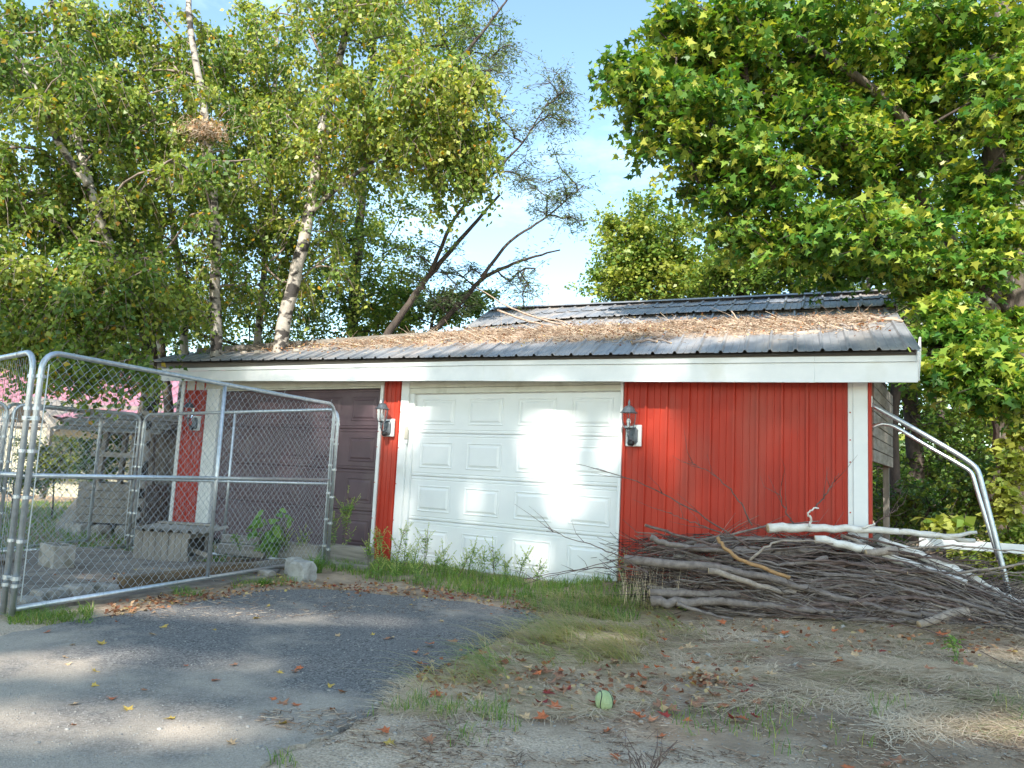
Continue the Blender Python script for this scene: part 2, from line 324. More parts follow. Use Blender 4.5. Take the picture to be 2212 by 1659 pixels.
# ================================================================== GROUND
drive_s = [(-420, 1480), (0, 1377), (150, 1348), (300, 1322), (440, 1298), (560, 1277), (700, 1276), (850, 1287), (1000, 1302), (1130, 1320), (1172, 1337), (1120, 1362), (1060, 1392), (1000, 1425), (930, 1452), (850, 1500), (780, 1560), (690, 1600), (560, 1659)]
dp = [onG(*p)[:2] for p in drive_s] + [np.array([2.9, -7.4]), np.array([3.2, -12.]), np.array([-3., -14.]), np.array([-6., -10.])]
def dense_poly(P, step=.05):
    out = []
    for i in range(len(P)):
        a, b2 = P[i], P[(i+1) % len(P)]; n = max(1, int(np.linalg.norm(b2-a)/step))
        for k in range(n):
            p = a+(b2-a)*k/n; nz = noise.fractal(Vector((p[0]*2.2, p[1]*2.2, 0)), .6, 2., 5)*.07; nz2 = noise.fractal(Vector((p[0]*2.2+7, p[1]*2.2, 3)), .6, 2., 5)*.07
            out.append((p[0]+nz, p[1]+nz2))
    return np.array(out)
DP = dense_poly(dp)
def inside(P, poly):
    x, y = P[:, 0], P[:, 1]; c = np.zeros(len(P), bool); n = len(poly); j = n-1
    for i in range(n):
        xi, yi = poly[i]; xj, yj = poly[j]
        with np.errstate(all='ignore'): k = ((yi > y) != (yj > y)) & (x < (xj-xi)*(y-yi)/(yj-yi+1e-12)+xi)
        c ^= k; j = i
    return c
dps = np.array(dp)
def axis_pts(lo, hi, c0, c1, fine):
    a = np.arange(c0, c1, fine); g1 = c1+np.cumsum(fine*1.16**np.arange(1, 80)); g0 = c0-np.cumsum(fine*1.16**np.arange(1, 80))
    return np.concatenate([g0[g0 > lo][::-1], a, g1[g1 < hi]])
gx = axis_pts(-900, 900, -3, 6.5, .045); gy = axis_pts(-900, 900, -7, 1.0, .045)
GX, GY = np.meshgrid(gx, gy); GZ = gz(GX, GY)
gp = np.stack([GX.ravel(), GY.ravel()], 1); ins = inside(gp, dps).reshape(GX.shape)
nzv = np.array([noise.fractal(Vector((x*1.8, y*1.8, .3)), .8, 2., 6) if -8 < x < 12 and -12 < y < 8 else 0 for x, y in gp]).reshape(GX.shape)
GZ = GZ + np.where(ins, -.012, nzv*.028)
def gzn(x, y): return float(gz(x, y))+noise.fractal(Vector((x*1.8, y*1.8, .3)), .8, 2., 6)*.028
gm = mat('ground_dirt', (.52, .39, .275), (.22, .16, .11), .95, scale=3.5, detail=10, bump=.9, bscale=60, c3=(.30, .215, .14), s3=.9, r3=(.46, .62))
# pale sandy tracks in front, browner soil and thin turf elsewhere
n_ = gm.node_tree; N_ = n_.nodes; L_ = n_.links; bs = N_['Principled BSDF']; prev = bs.inputs['Base Color'].links[0].from_socket
ge = N_.new('ShaderNodeNewGeometry'); sx_ = N_.new('ShaderNodeSeparateXYZ'); L_.new(ge.outputs['Position'], sx_.inputs[0])
mr = N_.new('ShaderNodeMapRange'); mr.inputs['From Min'].default_value = -4.6; mr.inputs['From Max'].default_value = -2.6; L_.new(sx_.outputs['Y'], mr.inputs['Value'])
nn_ = N_.new('ShaderNodeTexNoise'); nn_.inputs['Scale'].default_value = 2.6; nn_.inputs['Detail'].default_value = 9; L_.new(ge.outputs['Position'], nn_.inputs['Vector'])
ad = N_.new('ShaderNodeMath'); ad.operation = 'ADD'; L_.new(mr.outputs[0], ad.inputs[0]); L_.new(nn_.outputs['Fac'], ad.inputs[1])
mr2 = N_.new('ShaderNodeMapRange'); mr2.inputs['From Min'].default_value = .42; mr2.inputs['From Max'].default_value = .85; L_.new(ad.outputs[0], mr2.inputs['Value'])
sn = N_.new('ShaderNodeTexNoise'); sn.inputs['Scale'].default_value = 90; sn.inputs['Detail'].default_value = 8; L_.new(ge.outputs['Position'], sn.inputs['Vector'])
sr = N_.new('ShaderNodeValToRGB'); sr.color_ramp.elements[0].position = .35; sr.color_ramp.elements[1].position = .68; sr.color_ramp.elements[0].color = (.40, .305, .22, 1); sr.color_ramp.elements[1].color = (.82, .66, .50, 1); L_.new(sn.outputs['Fac'], sr.inputs['Fac'])
k_ = N_.new('ShaderNodeMix'); k_.data_type = 'RGBA'; L_.new(mr2.outputs[0], k_.inputs['Factor']); L_.new(sr.outputs['Color'], k_.inputs['A']); L_.new(prev, k_.inputs['B']); L_.new(k_.outputs['Result'], bs.inputs['Base Color'])
me = bpy.data.meshes.new('ground'); ny, nx = GX.shape
me.vertices.add(nx*ny); me.vertices.foreach_set('co', np.stack([GX, GY, GZ], -1).reshape(-1))
ii = (np.arange(ny-1)[:, None]*nx+np.arange(nx-1)[None]).reshape(-1); idx = np.stack([ii, ii+1, ii+nx+1, ii+nx], 1).reshape(-1)
me.loops.add(len(idx)); me.loops.foreach_set('vertex_index', idx); me.polygons.add(len(ii)); me.polygons.foreach_set('loop_start', np.arange(len(ii))*4); me.polygons.foreach_set('use_smooth', np.ones(len(ii), bool)); me.update(calc_edges=True)
me.materials.append(gm); go = bpy.data.objects.new('ground', me); COL.objects.link(go); go['kind'] = 'structure'
# asphalt
am = bpy.data.materials.new('asphalt'); am.use_nodes = True; N_ = am.node_tree.nodes; L_ = am.node_tree.links; bs = N_['Principled BSDF']; bs.inputs['Roughness'].default_value = .9
ge = N_.new('ShaderNodeNewGeometry')
def noi(s, d=8, r=.6):
    t = N_.new('ShaderNodeTexNoise'); t.inputs['Scale'].default_value = s; t.inputs['Detail'].default_value = d; t.inputs['Roughness'].default_value = r; L_.new(ge.outputs['Position'], t.inputs['Vector']); return t.outputs['Fac']
def rmp(f, p0, p1, c0, c1):
    r = N_.new('ShaderNodeValToRGB'); e = r.color_ramp.elements; e[0].position = p0; e[1].position = p1; e[0].color = (*c0, 1); e[1].color = (*c1, 1); L_.new(f, r.inputs['Fac']); return r.outputs['Color']
def mixc(f, a, b2):
    k = N_.new('ShaderNodeMix'); k.data_type = 'RGBA'; L_.new(f, k.inputs['Factor']); L_.new(a, k.inputs['A']); L_.new(b2, k.inputs['B']); return k.outputs['Result']
vor = N_.new('ShaderNodeTexVoronoi'); vor.inputs['Scale'].default_value = 130; L_.new(ge.outputs['Position'], vor.inputs['Vector'])
agg = rmp(vor.outputs['Color'], .25, .9, (.05, .048, .047), (.33, .315, .30))
base = mixc(rmp(noi(3), .35, .7, (0, 0, 0), (.55, .55, .55)), agg, rmp(noi(40), .3, .7, (.11, .108, .106), (.215, .21, .205)))
sp_ = N_.new('ShaderNodeSeparateXYZ'); L_.new(ge.outputs['Position'], sp_.inputs[0])
my = N_.new('ShaderNodeMapRange'); my.inputs['From Min'].default_value = -4.1; my.inputs['From Max'].default_value = -6.2; my.inputs['To Max'].default_value = .30; L_.new(sp_.outputs['Y'], my.inputs['Value'])
a2 = N_.new('ShaderNodeMath'); a2.operation = 'ADD'; L_.new(my.outputs[0], a2.inputs[0]); L_.new(noi(1.1, 10, .62), a2.inputs[1])
dust = rmp(noi(120, 4), .3, .75, (.36, .30, .235), (.62, .52, .42))
col = mixc(rmp(a2.outputs[0], .53, .72, (0, 0, 0), (.8, .8, .8)), base, dust); L_.new(col, bs.inputs['Base Color'])
bb = N_.new('ShaderNodeBump'); bb.inputs['Strength'].default_value = .5; bb.inputs['Distance'].default_value = .006; L_.new(vor.outputs['Distance'], bb.inputs['Height']); L_.new(bb.outputs[0], bs.inputs['Normal'])
def slab(name, poly, top, bot, m, kind):
    bm = bmesh.new(); vs_ = [bm.verts.new((p[0], p[1], top)) for p in poly]; f = bm.faces.new(vs_)
    r = bmesh.ops.extrude_edge_only(bm, edges=f.edges[:])
    for v in [g_ for g_ in r['geom'] if isinstance(g_, bmesh.types.BMVert)]: v.co.z = bot; v.co.x += 0
    bmesh.ops.triangulate(bm, faces=[f]); bmesh.ops.recalc_face_normals(bm, faces=bm.faces)
    me = bpy.data.meshes.new(name); bm.to_mesh(me); bm.free(); me.materials.append(m); o = bpy.data.objects.new(name, me); COL.objects.link(o); o['kind'] = kind; return o
slab('driveway', DP, .012, -.05, am, 'structure')

# ================================================================== GARAGE
G = thing('garage', 'red metal sided garage with one white and one brown overhead door', 'garage', (-1.2, 0, 0))
YS = -.075
def X(sx, sy, Y=YS): return float(onY(sx, sy, Y)[0])
xL0, xL1, xL2, xL3 = X(388, 900), X(400, 832), X(449, 832), X(476, 835)
xB1 = X(822, 840); xR1, xR2 = X(829, 834), X(868, 834); xD0 = X(893, 845); xD1 = X(1340, 850); xS0 = X(1347, 822); xS1 = X(1831, 826); xS2 = X(1874, 826)
ZT = 2.42
def siding(x0, x1, y, z0, z1, axis='x', phase=0., sheet=.914, name='siding_sheet', parent=None, m=None):
    """steel sheets with a major rib every 229 mm and two minor ribs between"""
    prof = [(0, 0), (.007, .026), (.027, .026), (.034, 0), (.090, 0), (.093, .009), (.102, .009), (.105, 0), (.158, 0), (.161, .009), (.170, .009), (.173, 0)]
    a = x0
    while a < x1-1e-3:
        b2 = min(a+sheet, x1); P = [a]; D = [0]
        k0 = math.floor((a-phase)/.2286)-1
        ev = []
        for k in range(k0, k0+7):
            for (u, dd) in prof: ev.append((phase+k*.2286+u, dd))
        ev = [e for e in ev if a < e[0] < b2]; xs = [a]+[e[0] for e in ev]+[b2]; ds = [ev[0][1] if ev else 0]+[e[1] for e in ev]+[ev[-1][1] if ev else 0]
        t = .0015*(int(a*10) % 2)
        if axis == 'x': rows = [[(q, y-dd-t, z) for q, dd in zip(xs, ds)] for z in (z0, z1)]
        else: rows = [[(y+dd+t, q, z) for q, dd in zip(xs, ds)] for z in (z0, z1)]
        mb = MB(); mb.grid(rows)
        back = [[(p[0], p[1]+.03, p[2]) if axis == 'x' else (p[0]-.03, p[1], p[2]) for p in (rows[0][0], rows[0][-1])], [(p[0], p[1]+.03, p[2]) if axis == 'x' else (p[0]-.03, p[1], p[2]) for p in (rows[1][0], rows[1][-1])]]
        mb.grid(back); mb.build(name, m or M['red'], parent or G); a = b2
    return
siding(xL1, xL2, -.05, -.1, 2.34, phase=xL1+.01)
siding(xR1, xR2, -.05, -.1, 2.34, phase=xR1+.02)
siding(xS0, xS1, -.05, -.05, 2.22, phase=xS0+.01)
def gbox(name, x0, x1, y0, y1, z0, z1, m='white', bev=.004, par=None):
    return MB().box(((x0+x1)/2, (y0+y1)/2, (z0+z1)/2), (x1-x0, y1-y0, z1-z0), bev=bev).build(name, M[m], par or G)
# white corner and opening trim
gbox('corner_trim', xL0-.02, xL1, -.078, .0, -.1, 2.33); gbox('door_jamb', xL2, xL3, -.076, -.002, -.1, 2.20)
gbox('door_jamb', xB1, xR1, -.076, -.002, -.1, 2.20)
gbox('door_jamb', xR2, xD0-.07, -.076, -.002, -.1, 2.30); gbox('door_stop', xD0-.069, xD0, -.045, -.001, -.05, 2.09)
gbox('door_jamb', xD1, xS0, -.076, -.002, -.05, 2.30)
gbox('corner_trim', xS1, xS1+.045, -.070, -.001, -.05, 2.22); gbox('corner_trim', xS1+.046, xS2, -.084, -.001, -.05, 2.22)
gbox('header_board', xL1, xR1-.002, -.066, -.003, 2.19, 2.36, 'cream'); gbox('header_board', xR2, xS0-.001, -.062, -.003, 2.155, 2.36, 'cream')
gbox('header_trim', xR2+.02, xD1+.0, -.05, -.004, 2.085, 2.153, 'cream'); gbox('header_trim', xL3, xB1, -.05, -.004, 2.165, 2.188, 'cream')
for x in (xL0+.03, xL2+.03, xB1+.02, xR2+.02, xS1+.015):
    for z in (.35, .75, 1.15, 1.5, 1.85): MB().lathe([(.001, -.0), (.006, .0), (.006, .004), (.001, .005)], (0, 0, 0), 6)
sc_mb = MB()
scr = [(-.5, 0), (.5, 0)]
for x in (xB1+.012, xR2+.012, xS1+.02, xL2+.02):
    for z in (.5, .95, 1.4, 1.6, 1.85): sc_mb.box((x, -.081 if x < xS1 else -.074, z), (.012, .01, .012), bev=.003)
for k in range(int((xS1-xS0)/.2286)):
    for z in (.55, 1.35, 1.8):
        sc_mb.box((xS0+.075+k*.2286, -.055, z+rnd(-.01, .01)), (.009, .008, .009), bev=.002)
sc_mb.build('screws', M['red'], G, kind='stuff')
# overhead doors
def odoor(x0, x1, ztop, ncol, m, label):
    D = gbox('overhead_door', x0-.04, x1+.04, .035, .06, -.02, ztop+.02, m, 0); D['label'] = label
    H = .5334; zb = ztop-4*H; cw = (x1-x0)/ncol
    for r_ in range(4):
        z0 = zb+r_*H+.003; z1 = zb+(r_+1)*H-.003
        if z1 < 0: continue
        mb = MB(); rows = [(z0, .034), (z0, .006), (z0+.012, .0), (z0+.030, .0), (z0+.034, .006), (z0+.042, .006), (z0+.046, 0), (z1-.046, 0), (z1-.042, .006), (z1-.034, .006), (z1-.030, 0), (z1-.012, 0), (z1, .006), (z1, .034)]
        mb.grid([[(x1+.03, y, z), (x0-.03, y, z)] for z, y in rows]); mb.build('door_section', M[m], D)
        for c in range(ncol):
            cx = x0+(c+.5)*cw; w, h = cw*.71/2, H*.60/2; cz = (z0+z1)/2; mb = MB()
            def ringp(w_, h_, y): return [(cx-w_, y, cz-h_), (cx+w_, y, cz-h_), (cx+w_, y, cz+h_), (cx-w_, y, cz+h_)]
            R_ = [ringp(w, h, .0), ringp(w-.004, h-.004, -.005), ringp(w-.012, h-.012, -.006), ringp(w-.020, h-.020, .004), ringp(w-.026, h-.026, .004), ringp(w-.058, h-.055, -.009)]
            V = [p for q in R_ for p in q]; F = [(i*4+j, i*4+(j+1) % 4, (i+1)*4+(j+1) % 4, (i+1)*4+j) for i in range(5) for j in range(4)]+[(20, 21, 22, 23)]
            V = [(p[0], p[1]-.0012, p[2]) for p in V]
            mb.add(V, F); mb.build('door_panel', M[m], D)
    return D
odoor(xD0+.01, xD1-.005, 2.125, 4, 'door', 'white overhead door of sixteen raised panels')
odoor(xL3+.02, xB1-.01, 2.165, 5, 'brown', 'brown overhead door of raised panels')
gbox('interior_wall', xL0, xS2-.03, .08, .1, -.1, 2.3, 'dark', 0)
# side walls
def side(x, sgn):
    ys = [0, 2.2, 3.4, 5.8]; zs = [2.24, 2.9 if sgn > 0 else 2.6, 3.25 if sgn > 0 else 2.6, 2.2]
    for i in range(3):
        n = 8
        for k in range(n//2):
            a = ys[i]+(ys[i+1]-ys[i])*k/(n/2); b2 = ys[i]+(ys[i+1]-ys[i])*(k+1)/(n/2); za = zs[i]+(zs[i+1]-zs[i])*k/(n/2); zb = zs[i]+(zs[i+1]-zs[i])*(k+1)/(n/2)
            MB().box((x, (a+b2)/2, (min(za, zb)-.1)/2), (.04, b2-a-.002, min(za, zb)+.1)).build('side_sheet', M['red'], G)
side(3.05, 1); side(xL0-.0, -1)
for y0_ in (0.0, .12): MB().box((xS2-.012, y0_+.06, 1.06), (.024, .118, 2.24)).build('side_sheet', M['red'], G)
MB().box(((3.05+xS2)/2-.02, .24, 1.15), (xS2-3.05-.05, .02, 2.4)).build('interior_wall', M['dark'], G)
gbox('side_trim', xS2+.001, xS2+.028, -.07, .02, -.05, 2.22, 'red')
gbox('rear_wall', xL0, 3.05, 5.8, 5.84, -.1, 2.3, 'red', 0)
# fascia
YF = -.33
fb = [onY(343, 823, YF), onY(1000, 822.5, YF), onY(1983, 826, YF)]; ft = [onY(343, 797, YF), onY(1000, 780, YF), onY(1985, 768, YF)]
fx = [343, 770, 1043, 1345, 1760, 1983]
def fz(arr, x): return float(np.interp(x, [a[0] for a in arr], [a[2] for a in arr]))
for i in range(5):
    a = float(onY(fx[i], 822, YF)[0]); b2 = float(onY(fx[i+1], 824, YF)[0]); dy = .003*(i % 2)
    def seg(za0, za1, zb0, zb1, y, th=.02, nm='fascia_panel'):
        V = [(a, y, za0), (b2-.001, y, zb0), (b2-.001, y, zb1), (a, y, za1), (a, y+th, za0), (b2-.001, y+th, zb0), (b2-.001, y+th, zb1), (a, y+th, za1)]
        MB().add(V, [(0, 1, 2, 3), (7, 6, 5, 4), (0, 4, 5, 1), (3, 2, 6, 7), (0, 3, 7, 4), (1, 5, 6, 2)]).build(nm, M['white'], G)
    h0 = fz(ft, a)-fz(fb, a); h1 = fz(ft, b2)-fz(fb, b2); e0 = rnd(-.004, .004); e1 = rnd(-.004, .004)
    seg(fz(fb, a)+e0, fz(fb, a)+.76*h0, fz(fb, b2)+e1, fz(fb, b2)+.76*h1, YF-dy)
    seg(fz(fb, a)+.775*h0, fz(ft, a), fz(fb, b2)+.775*h1, fz(ft, b2), YF-.012-dy, nm='fascia_cap')
# soffit
Ls, Rs = fb[0], fb[2]
MB().add([(Ls[0], YF+.022, Ls[2]+.02), (Rs[0], YF+.022, Rs[2]+.02), (Rs[0], .0, Rs[2]+.06), (Ls[0], .0, Ls[2]+.04), (Ls[0], YF+.022, Ls[2]+.03), (Rs[0], YF+.022, Rs[2]+.03), (Rs[0], .0, Rs[2]+.07), (Ls[0], .0, Ls[2]+.05)], [(3, 2, 1, 0), (4, 5, 6, 7), (0, 1, 5, 4), (2, 3, 7, 6)]).build('soffit', M['cream'], G)
# roof surfaces
YE = -.40
eL, eM, eR = onY(330, 781, YE), onY(1000, 771, YE), onY(1990, 755, YE)
EA = np.array([eL, eM, eR])
back_s = [(392, 764, 1.2), (840, 733, 1.7), (1010, 712, 2.1), (1240, 691, 2.2), (1500, 680, 2.2), (1932, 667, 2.2)]
BA = np.array([onY(*p) for p in back_s])
def lineat(A, a):
    x = A[0][0]+(A[-1][0]-A[0][0])*a; return np.array([x, np.interp(x, A[:, 0], A[:, 1]), np.interp(x, A[:, 0], A[:, 2])])
def low(a, v):   # lower slope
    e, b2 = lineat(EA, a), lineat(BA, a); return e+(b2-e)*v
RA = np.array([onY(1062, 671, 3.4), onY(1500, 652, 3.4), onY(1925, 633, 3.4)]); UA = np.array([onY(1006, 712, 2.15), onY(1240, 690, 2.15), onY(1500, 679, 2.15), onY(1938, 665, 2.15)]) + np.array([0, 0, .03])
def upr(a, v): e, b2 = lineat(UA, a), lineat(RA, a); return e+(b2-e)*v
RIB = [(0, 0), (.012, .019), (.030, .019), (.045, 0), (.10, 0), (.105, .004), (.115, .004), (.12, 0), (.17, 0), (.175, .004), (.185, .004), (.19, 0)]
def sheets(fn, width, v0, v1, name, lift=0., nv=7, amp=.006, rib=1.):
    n = max(1, round(width/.914)); per = .2286
    for s in range(n):
        w0 = s*width/n; w1 = (s+1)*width/n; us = []
        k = math.floor(w0/per)-1
        while k*per < w1+per:
            for u, h in RIB:
                x = k*per+u
                if w0 < x < w1: us.append((x, h*rib))
            k += 1
        us = [(w0, us[0][1])]+us+[(w1+.012, us[-1][1])]
        us = [(min(x, width), h) for x, h in us]
        rows = []; j0 = rnd(-.008, .012)
        for iv in range(nv+1):
            v = v0+(v1-v0)*iv/nv; row = []
            for x, h in us:
                p = fn(x/width, v if iv else v0+ (j0*.3 if v0 == 0 else 0)); wob = noise.noise(Vector((x*1.3+s, v*2, 5.)))*amp
                row.append((p[0], p[1]-(j0 if iv == 0 else 0), p[2]+h+wob+lift+.0015*(s % 2)))
            rows.append(row)
        mb = MB(); mb.grid(rows)
        mb.add([(p[0], p[1], p[2]-.003) for p in rows[0]]+list(rows[0]), [(i, i+1, len(us)+i+1, len(us)+i) for i in range(len(us)-1)])
        mb.build(name, M['roof'], G)
Wd = EA[-1][0]-EA[0][0]; Wu = UA[-1][0]-UA[0][0]
sheets(low, Wd, 0, 1, 'roof_sheet', rib=1.25)
sheets(upr, Wu, 0, .56, 'roof_sheet', rib=1.05); sheets(upr, Wu, .53, 1, 'roof_sheet', lift=.012, rib=1.05)
mb = MB(); mb.grid([[low(a, v)+[0, .03*(v == 0), -.022] for a in np.linspace(0.003, .992, 30)] for v in np.linspace(0, 1, 6)]); mb.build('roof_deck', M['drip'], G)
mb = MB(); mb.grid([[upr(a, v)+[0, 0, -.03] for a in np.linspace(0.003, .992, 12)] for v in (0, .5, 1)]); mb.build('roof_deck', M['drip'], G)
# ridge cap, back slope, rake trims
rp = [upr(a, 1)+np.array([0, 0, .03]) for a in np.linspace(0, 1, 9)]
mb = MB(); mb.grid([[p+np.array([0, dy, dz]) for p in rp] for dy, dz in ((-.16, -.03), (-.02, .025), (.02, .025), (.2, -.05))]); mb.build('ridge_cap', M['roof'], G)
mb = MB(); mb.grid([[lineat(RA, a)+np.array([0, .02, 0]) for a in (0, .5, 1)], [np.array([min(lineat(RA, a)[0], 3.2), 6.1, 2.3]) for a in (0, .5, 1)]]); mb.build('rear_roof', M['roof'], G)
mb = MB(); mb.grid([[lineat(BA, a)+np.array([0, 0, -.01]) for a in np.linspace(0, .5, 6)], [np.array([lineat(BA, a)[0], 6.1, 2.25]) for a in np.linspace(0, .5, 6)]]); mb.build('rear_roof', M['roof'], G)
mb = MB(); mb.add([upr(0, 0), upr(0, 1), upr(0, 1)*[1, 1, 0]+[0, 0, 2.3], upr(0, 0)*[1, 1, 0]+[0, 0, 2.3]], [(0, 1, 2, 3)]); mb.build('gable_panel', M['drip'], G)
def beam(a, b2, w, h, nm, m, par=None, up=(0, 0, 1)):
    a = np.array(a, float); b2 = np.array(b2, float); t = unit(b2-a); s_ = unit(np.cross(t, up)); u_ = np.cross(s_, t); return MB().box((a+b2)/2, (np.linalg.norm(b2-a), w, h), ax=[t, s_, u_], bev=min(w, h)*.08).build(nm, m, par or G)
dn = np.array([0, .0, -.045])
beam(EA[0]+[0, .09, -.055], EA[1]+[0, .09, -.055], .02, .10, 'drip_board', M['drip']); beam(EA[1]+[0, .09, -.055], EA[2]+[-.05, .09, -.055], .02, .10, 'drip_board', M['drip'])
beam(low(1, 0)+[-.02, 0, -.06], low(1, 1)+[-.02, 0, -.06], .02, .09, 'rake_board', M['white']); beam(upr(1, 0)+dn*1.6, upr(1, 1)+dn*1.6, .02, .09, 'rake_board', M['drip'])
beam(fb[2]+[0, .03, .115], [fb[2][0]-.1, 2.2, 3.0], .018, .2, 'rake_board', M['white'])
# long grey board and wood blocks along the left roof
p0, p1 = low(.04, .86), low(.47, .80)
beam(p0+[0, 0, .05], (p0+p1)/2+[0, 0, .045], .03, .09, 'edge_board', M['drip']); beam((p0+p1)/2+[.01, 0, .045], p1+[0, 0, .035], .03, .08, 'edge_board', M['drip'])
for sx in (648, 676, 757, 818, 925):
    a = (float(onY(sx*1.0-60, 757, .4)[0])-EA[0][0])/Wd; p = low(a, .40)
    MB().box(p+[0, 0, .035], (.11, .04, .045), rz=rnd(-.1, .1), bev=.004).build('wood_block', M['woodh'], G)
# keypad
kp = thing('door_keypad', 'beige garage door keypad on white trim left of the white door', 'keypad', (X(878, 950), -.09, 1.55))
kx = X(878, 950); kz = float(onY(878, 935, -.09)[2])
MB().box((kx, -.089, kz), (.055, .022, .16), bev=.006).build('keypad_cover', M['beigebox'], kp); MB().box((kx+.002, -.084, kz-.11), (.04, .014, .055), bev=.004).build('keypad_base', M['white'], kp)
# lanterns
def lantern(sx, sy, label, wmul=1.):
    c = onY(sx, sy, -.09); x, z = c[0], c[2]
    t = thing('wall_lantern', label, 'lantern', (x, -.09, z), 'wall lanterns on the garage front')
    MB().box((x, -.088, z), (.17, .035, .225), bev=.006).build('mounting_block', M['white'], t)
    mb = MB(); pr = [(-.052, .06), (-.03, .09), (.03, .09), (.052, .06), (.052, -.06), (.03, -.088), (-.03, -.088), (-.052, -.06)]
    V = [(x+a, -.107, z-.005+b2) for a, b2 in pr]+[(x+a, -.128, z-.005+b2) for a, b2 in pr]+[(x+a*.75, -.14, z-.005+b2*.8) for a, b2 in pr]
    F = [(i+k*8, (i+1) % 8+k*8, (i+1) % 8+8+k*8, i+8+k*8) for k in range(2) for i in range(8)]+[tuple(range(16, 24))]
    mb.add(V, F); mb.build('backplate', M['pewter'], t)
    lx, ly, lz = x, -.24, z+.07
    mb = MB(); pts = [(x, -.13, z+.02), (x, -.17, z-.055), (x, -.22, z-.05), (x, ly, z-.01), (x, ly, lz-.035)]
    q = np.array(pts); s = np.linspace(0, 4, 17); q = np.stack([np.interp(s, range(5), q[:, i]) for i in range(3)], 1)
    for _ in range(3): q[1:-1] = (q[:-2]+q[1:-1]*2+q[2:])/4
    mb.tube(q, .009, 8); mb.lathe([(.001, -.095), (.012, -.09), (.016, -.075), (.010, -.06), (.018, -.045), (.022, -.03), (.016, -.02), (.04, -.004), (.046, .0)], (lx, ly, lz), 12); mb.build('arm', M['pewter'], t, True)
    mb = MB(); mb.lathe([(.0, -.03), (.025, -.035), (.035, -.02), (.038, 0), (.03, .016), (.01, .02), (0, .02)], (x, -.165, z-.075), 10); mb.build('sensor', M['black'], t, True)
    MB().lathe([(.046, 0), (.05, .003), (.066, .05), (.074, .10), (.075, .135), (.072, .15)], (lx, ly, lz), 6).build('glass_shade', M['glass'], t)
    mb = MB()
    for k in range(6):
        a = 2*math.pi*k/6; mb.tube([(lx+r_*math.cos(a), ly+r_*math.sin(a), lz+h) for r_, h in ((.048, 0), (.068, .05), (.076, .10), (.077, .15))], .0035, 4)
    mb.build('shade_frame', M['pewter'], t)
    MB().lathe([(.0, .152), (.09, .152), (.092, .158), (.078, .165), (.062, .19), (.05, .212), (.03, .226), (.012, .232), (.011, .242), (.016, .246), (.010, .252), (.013, .262), (.009, .275), (.004, .292), (0, .3)], (lx, ly, lz), 12).build('cap', M['pewter'], t, True)
    MB().lathe([(0, .0), (.012, .0), (.012, .03), (.014, .045), (.02, .062), (.018, .08), (.008, .095), (.0, .1)], (lx, ly, lz), 10).build('bulb', M['white'], t, True)
lantern(1369, 941, 'grey lantern on the red wall right of the white door')
lantern(840, 924, 'grey lantern on the narrow red strip between the two doors')
lantern(424, 914, 'grey lantern left of the brown door, behind the chain link')
# plank wall behind the right side
pw = thing('plank_wall', 'weathered grey plank wall set back behind the right corner of the garage', 'plank wall', (3.8, 1.2, 0))
for k in range(7):
    h = .118; z0_ = 1.42+k*h
    MB().box((3.79+rnd(0, .006), 1.17, z0_+h/2), (.03, 1.86, h-.008), bev=.003).build('plank', M['woodh'], pw)
for y_ in (.30, 2.05): MB().box((3.74, y_, 1.13), (.06, .07, 2.26)).build('post', M['wood'], pw)

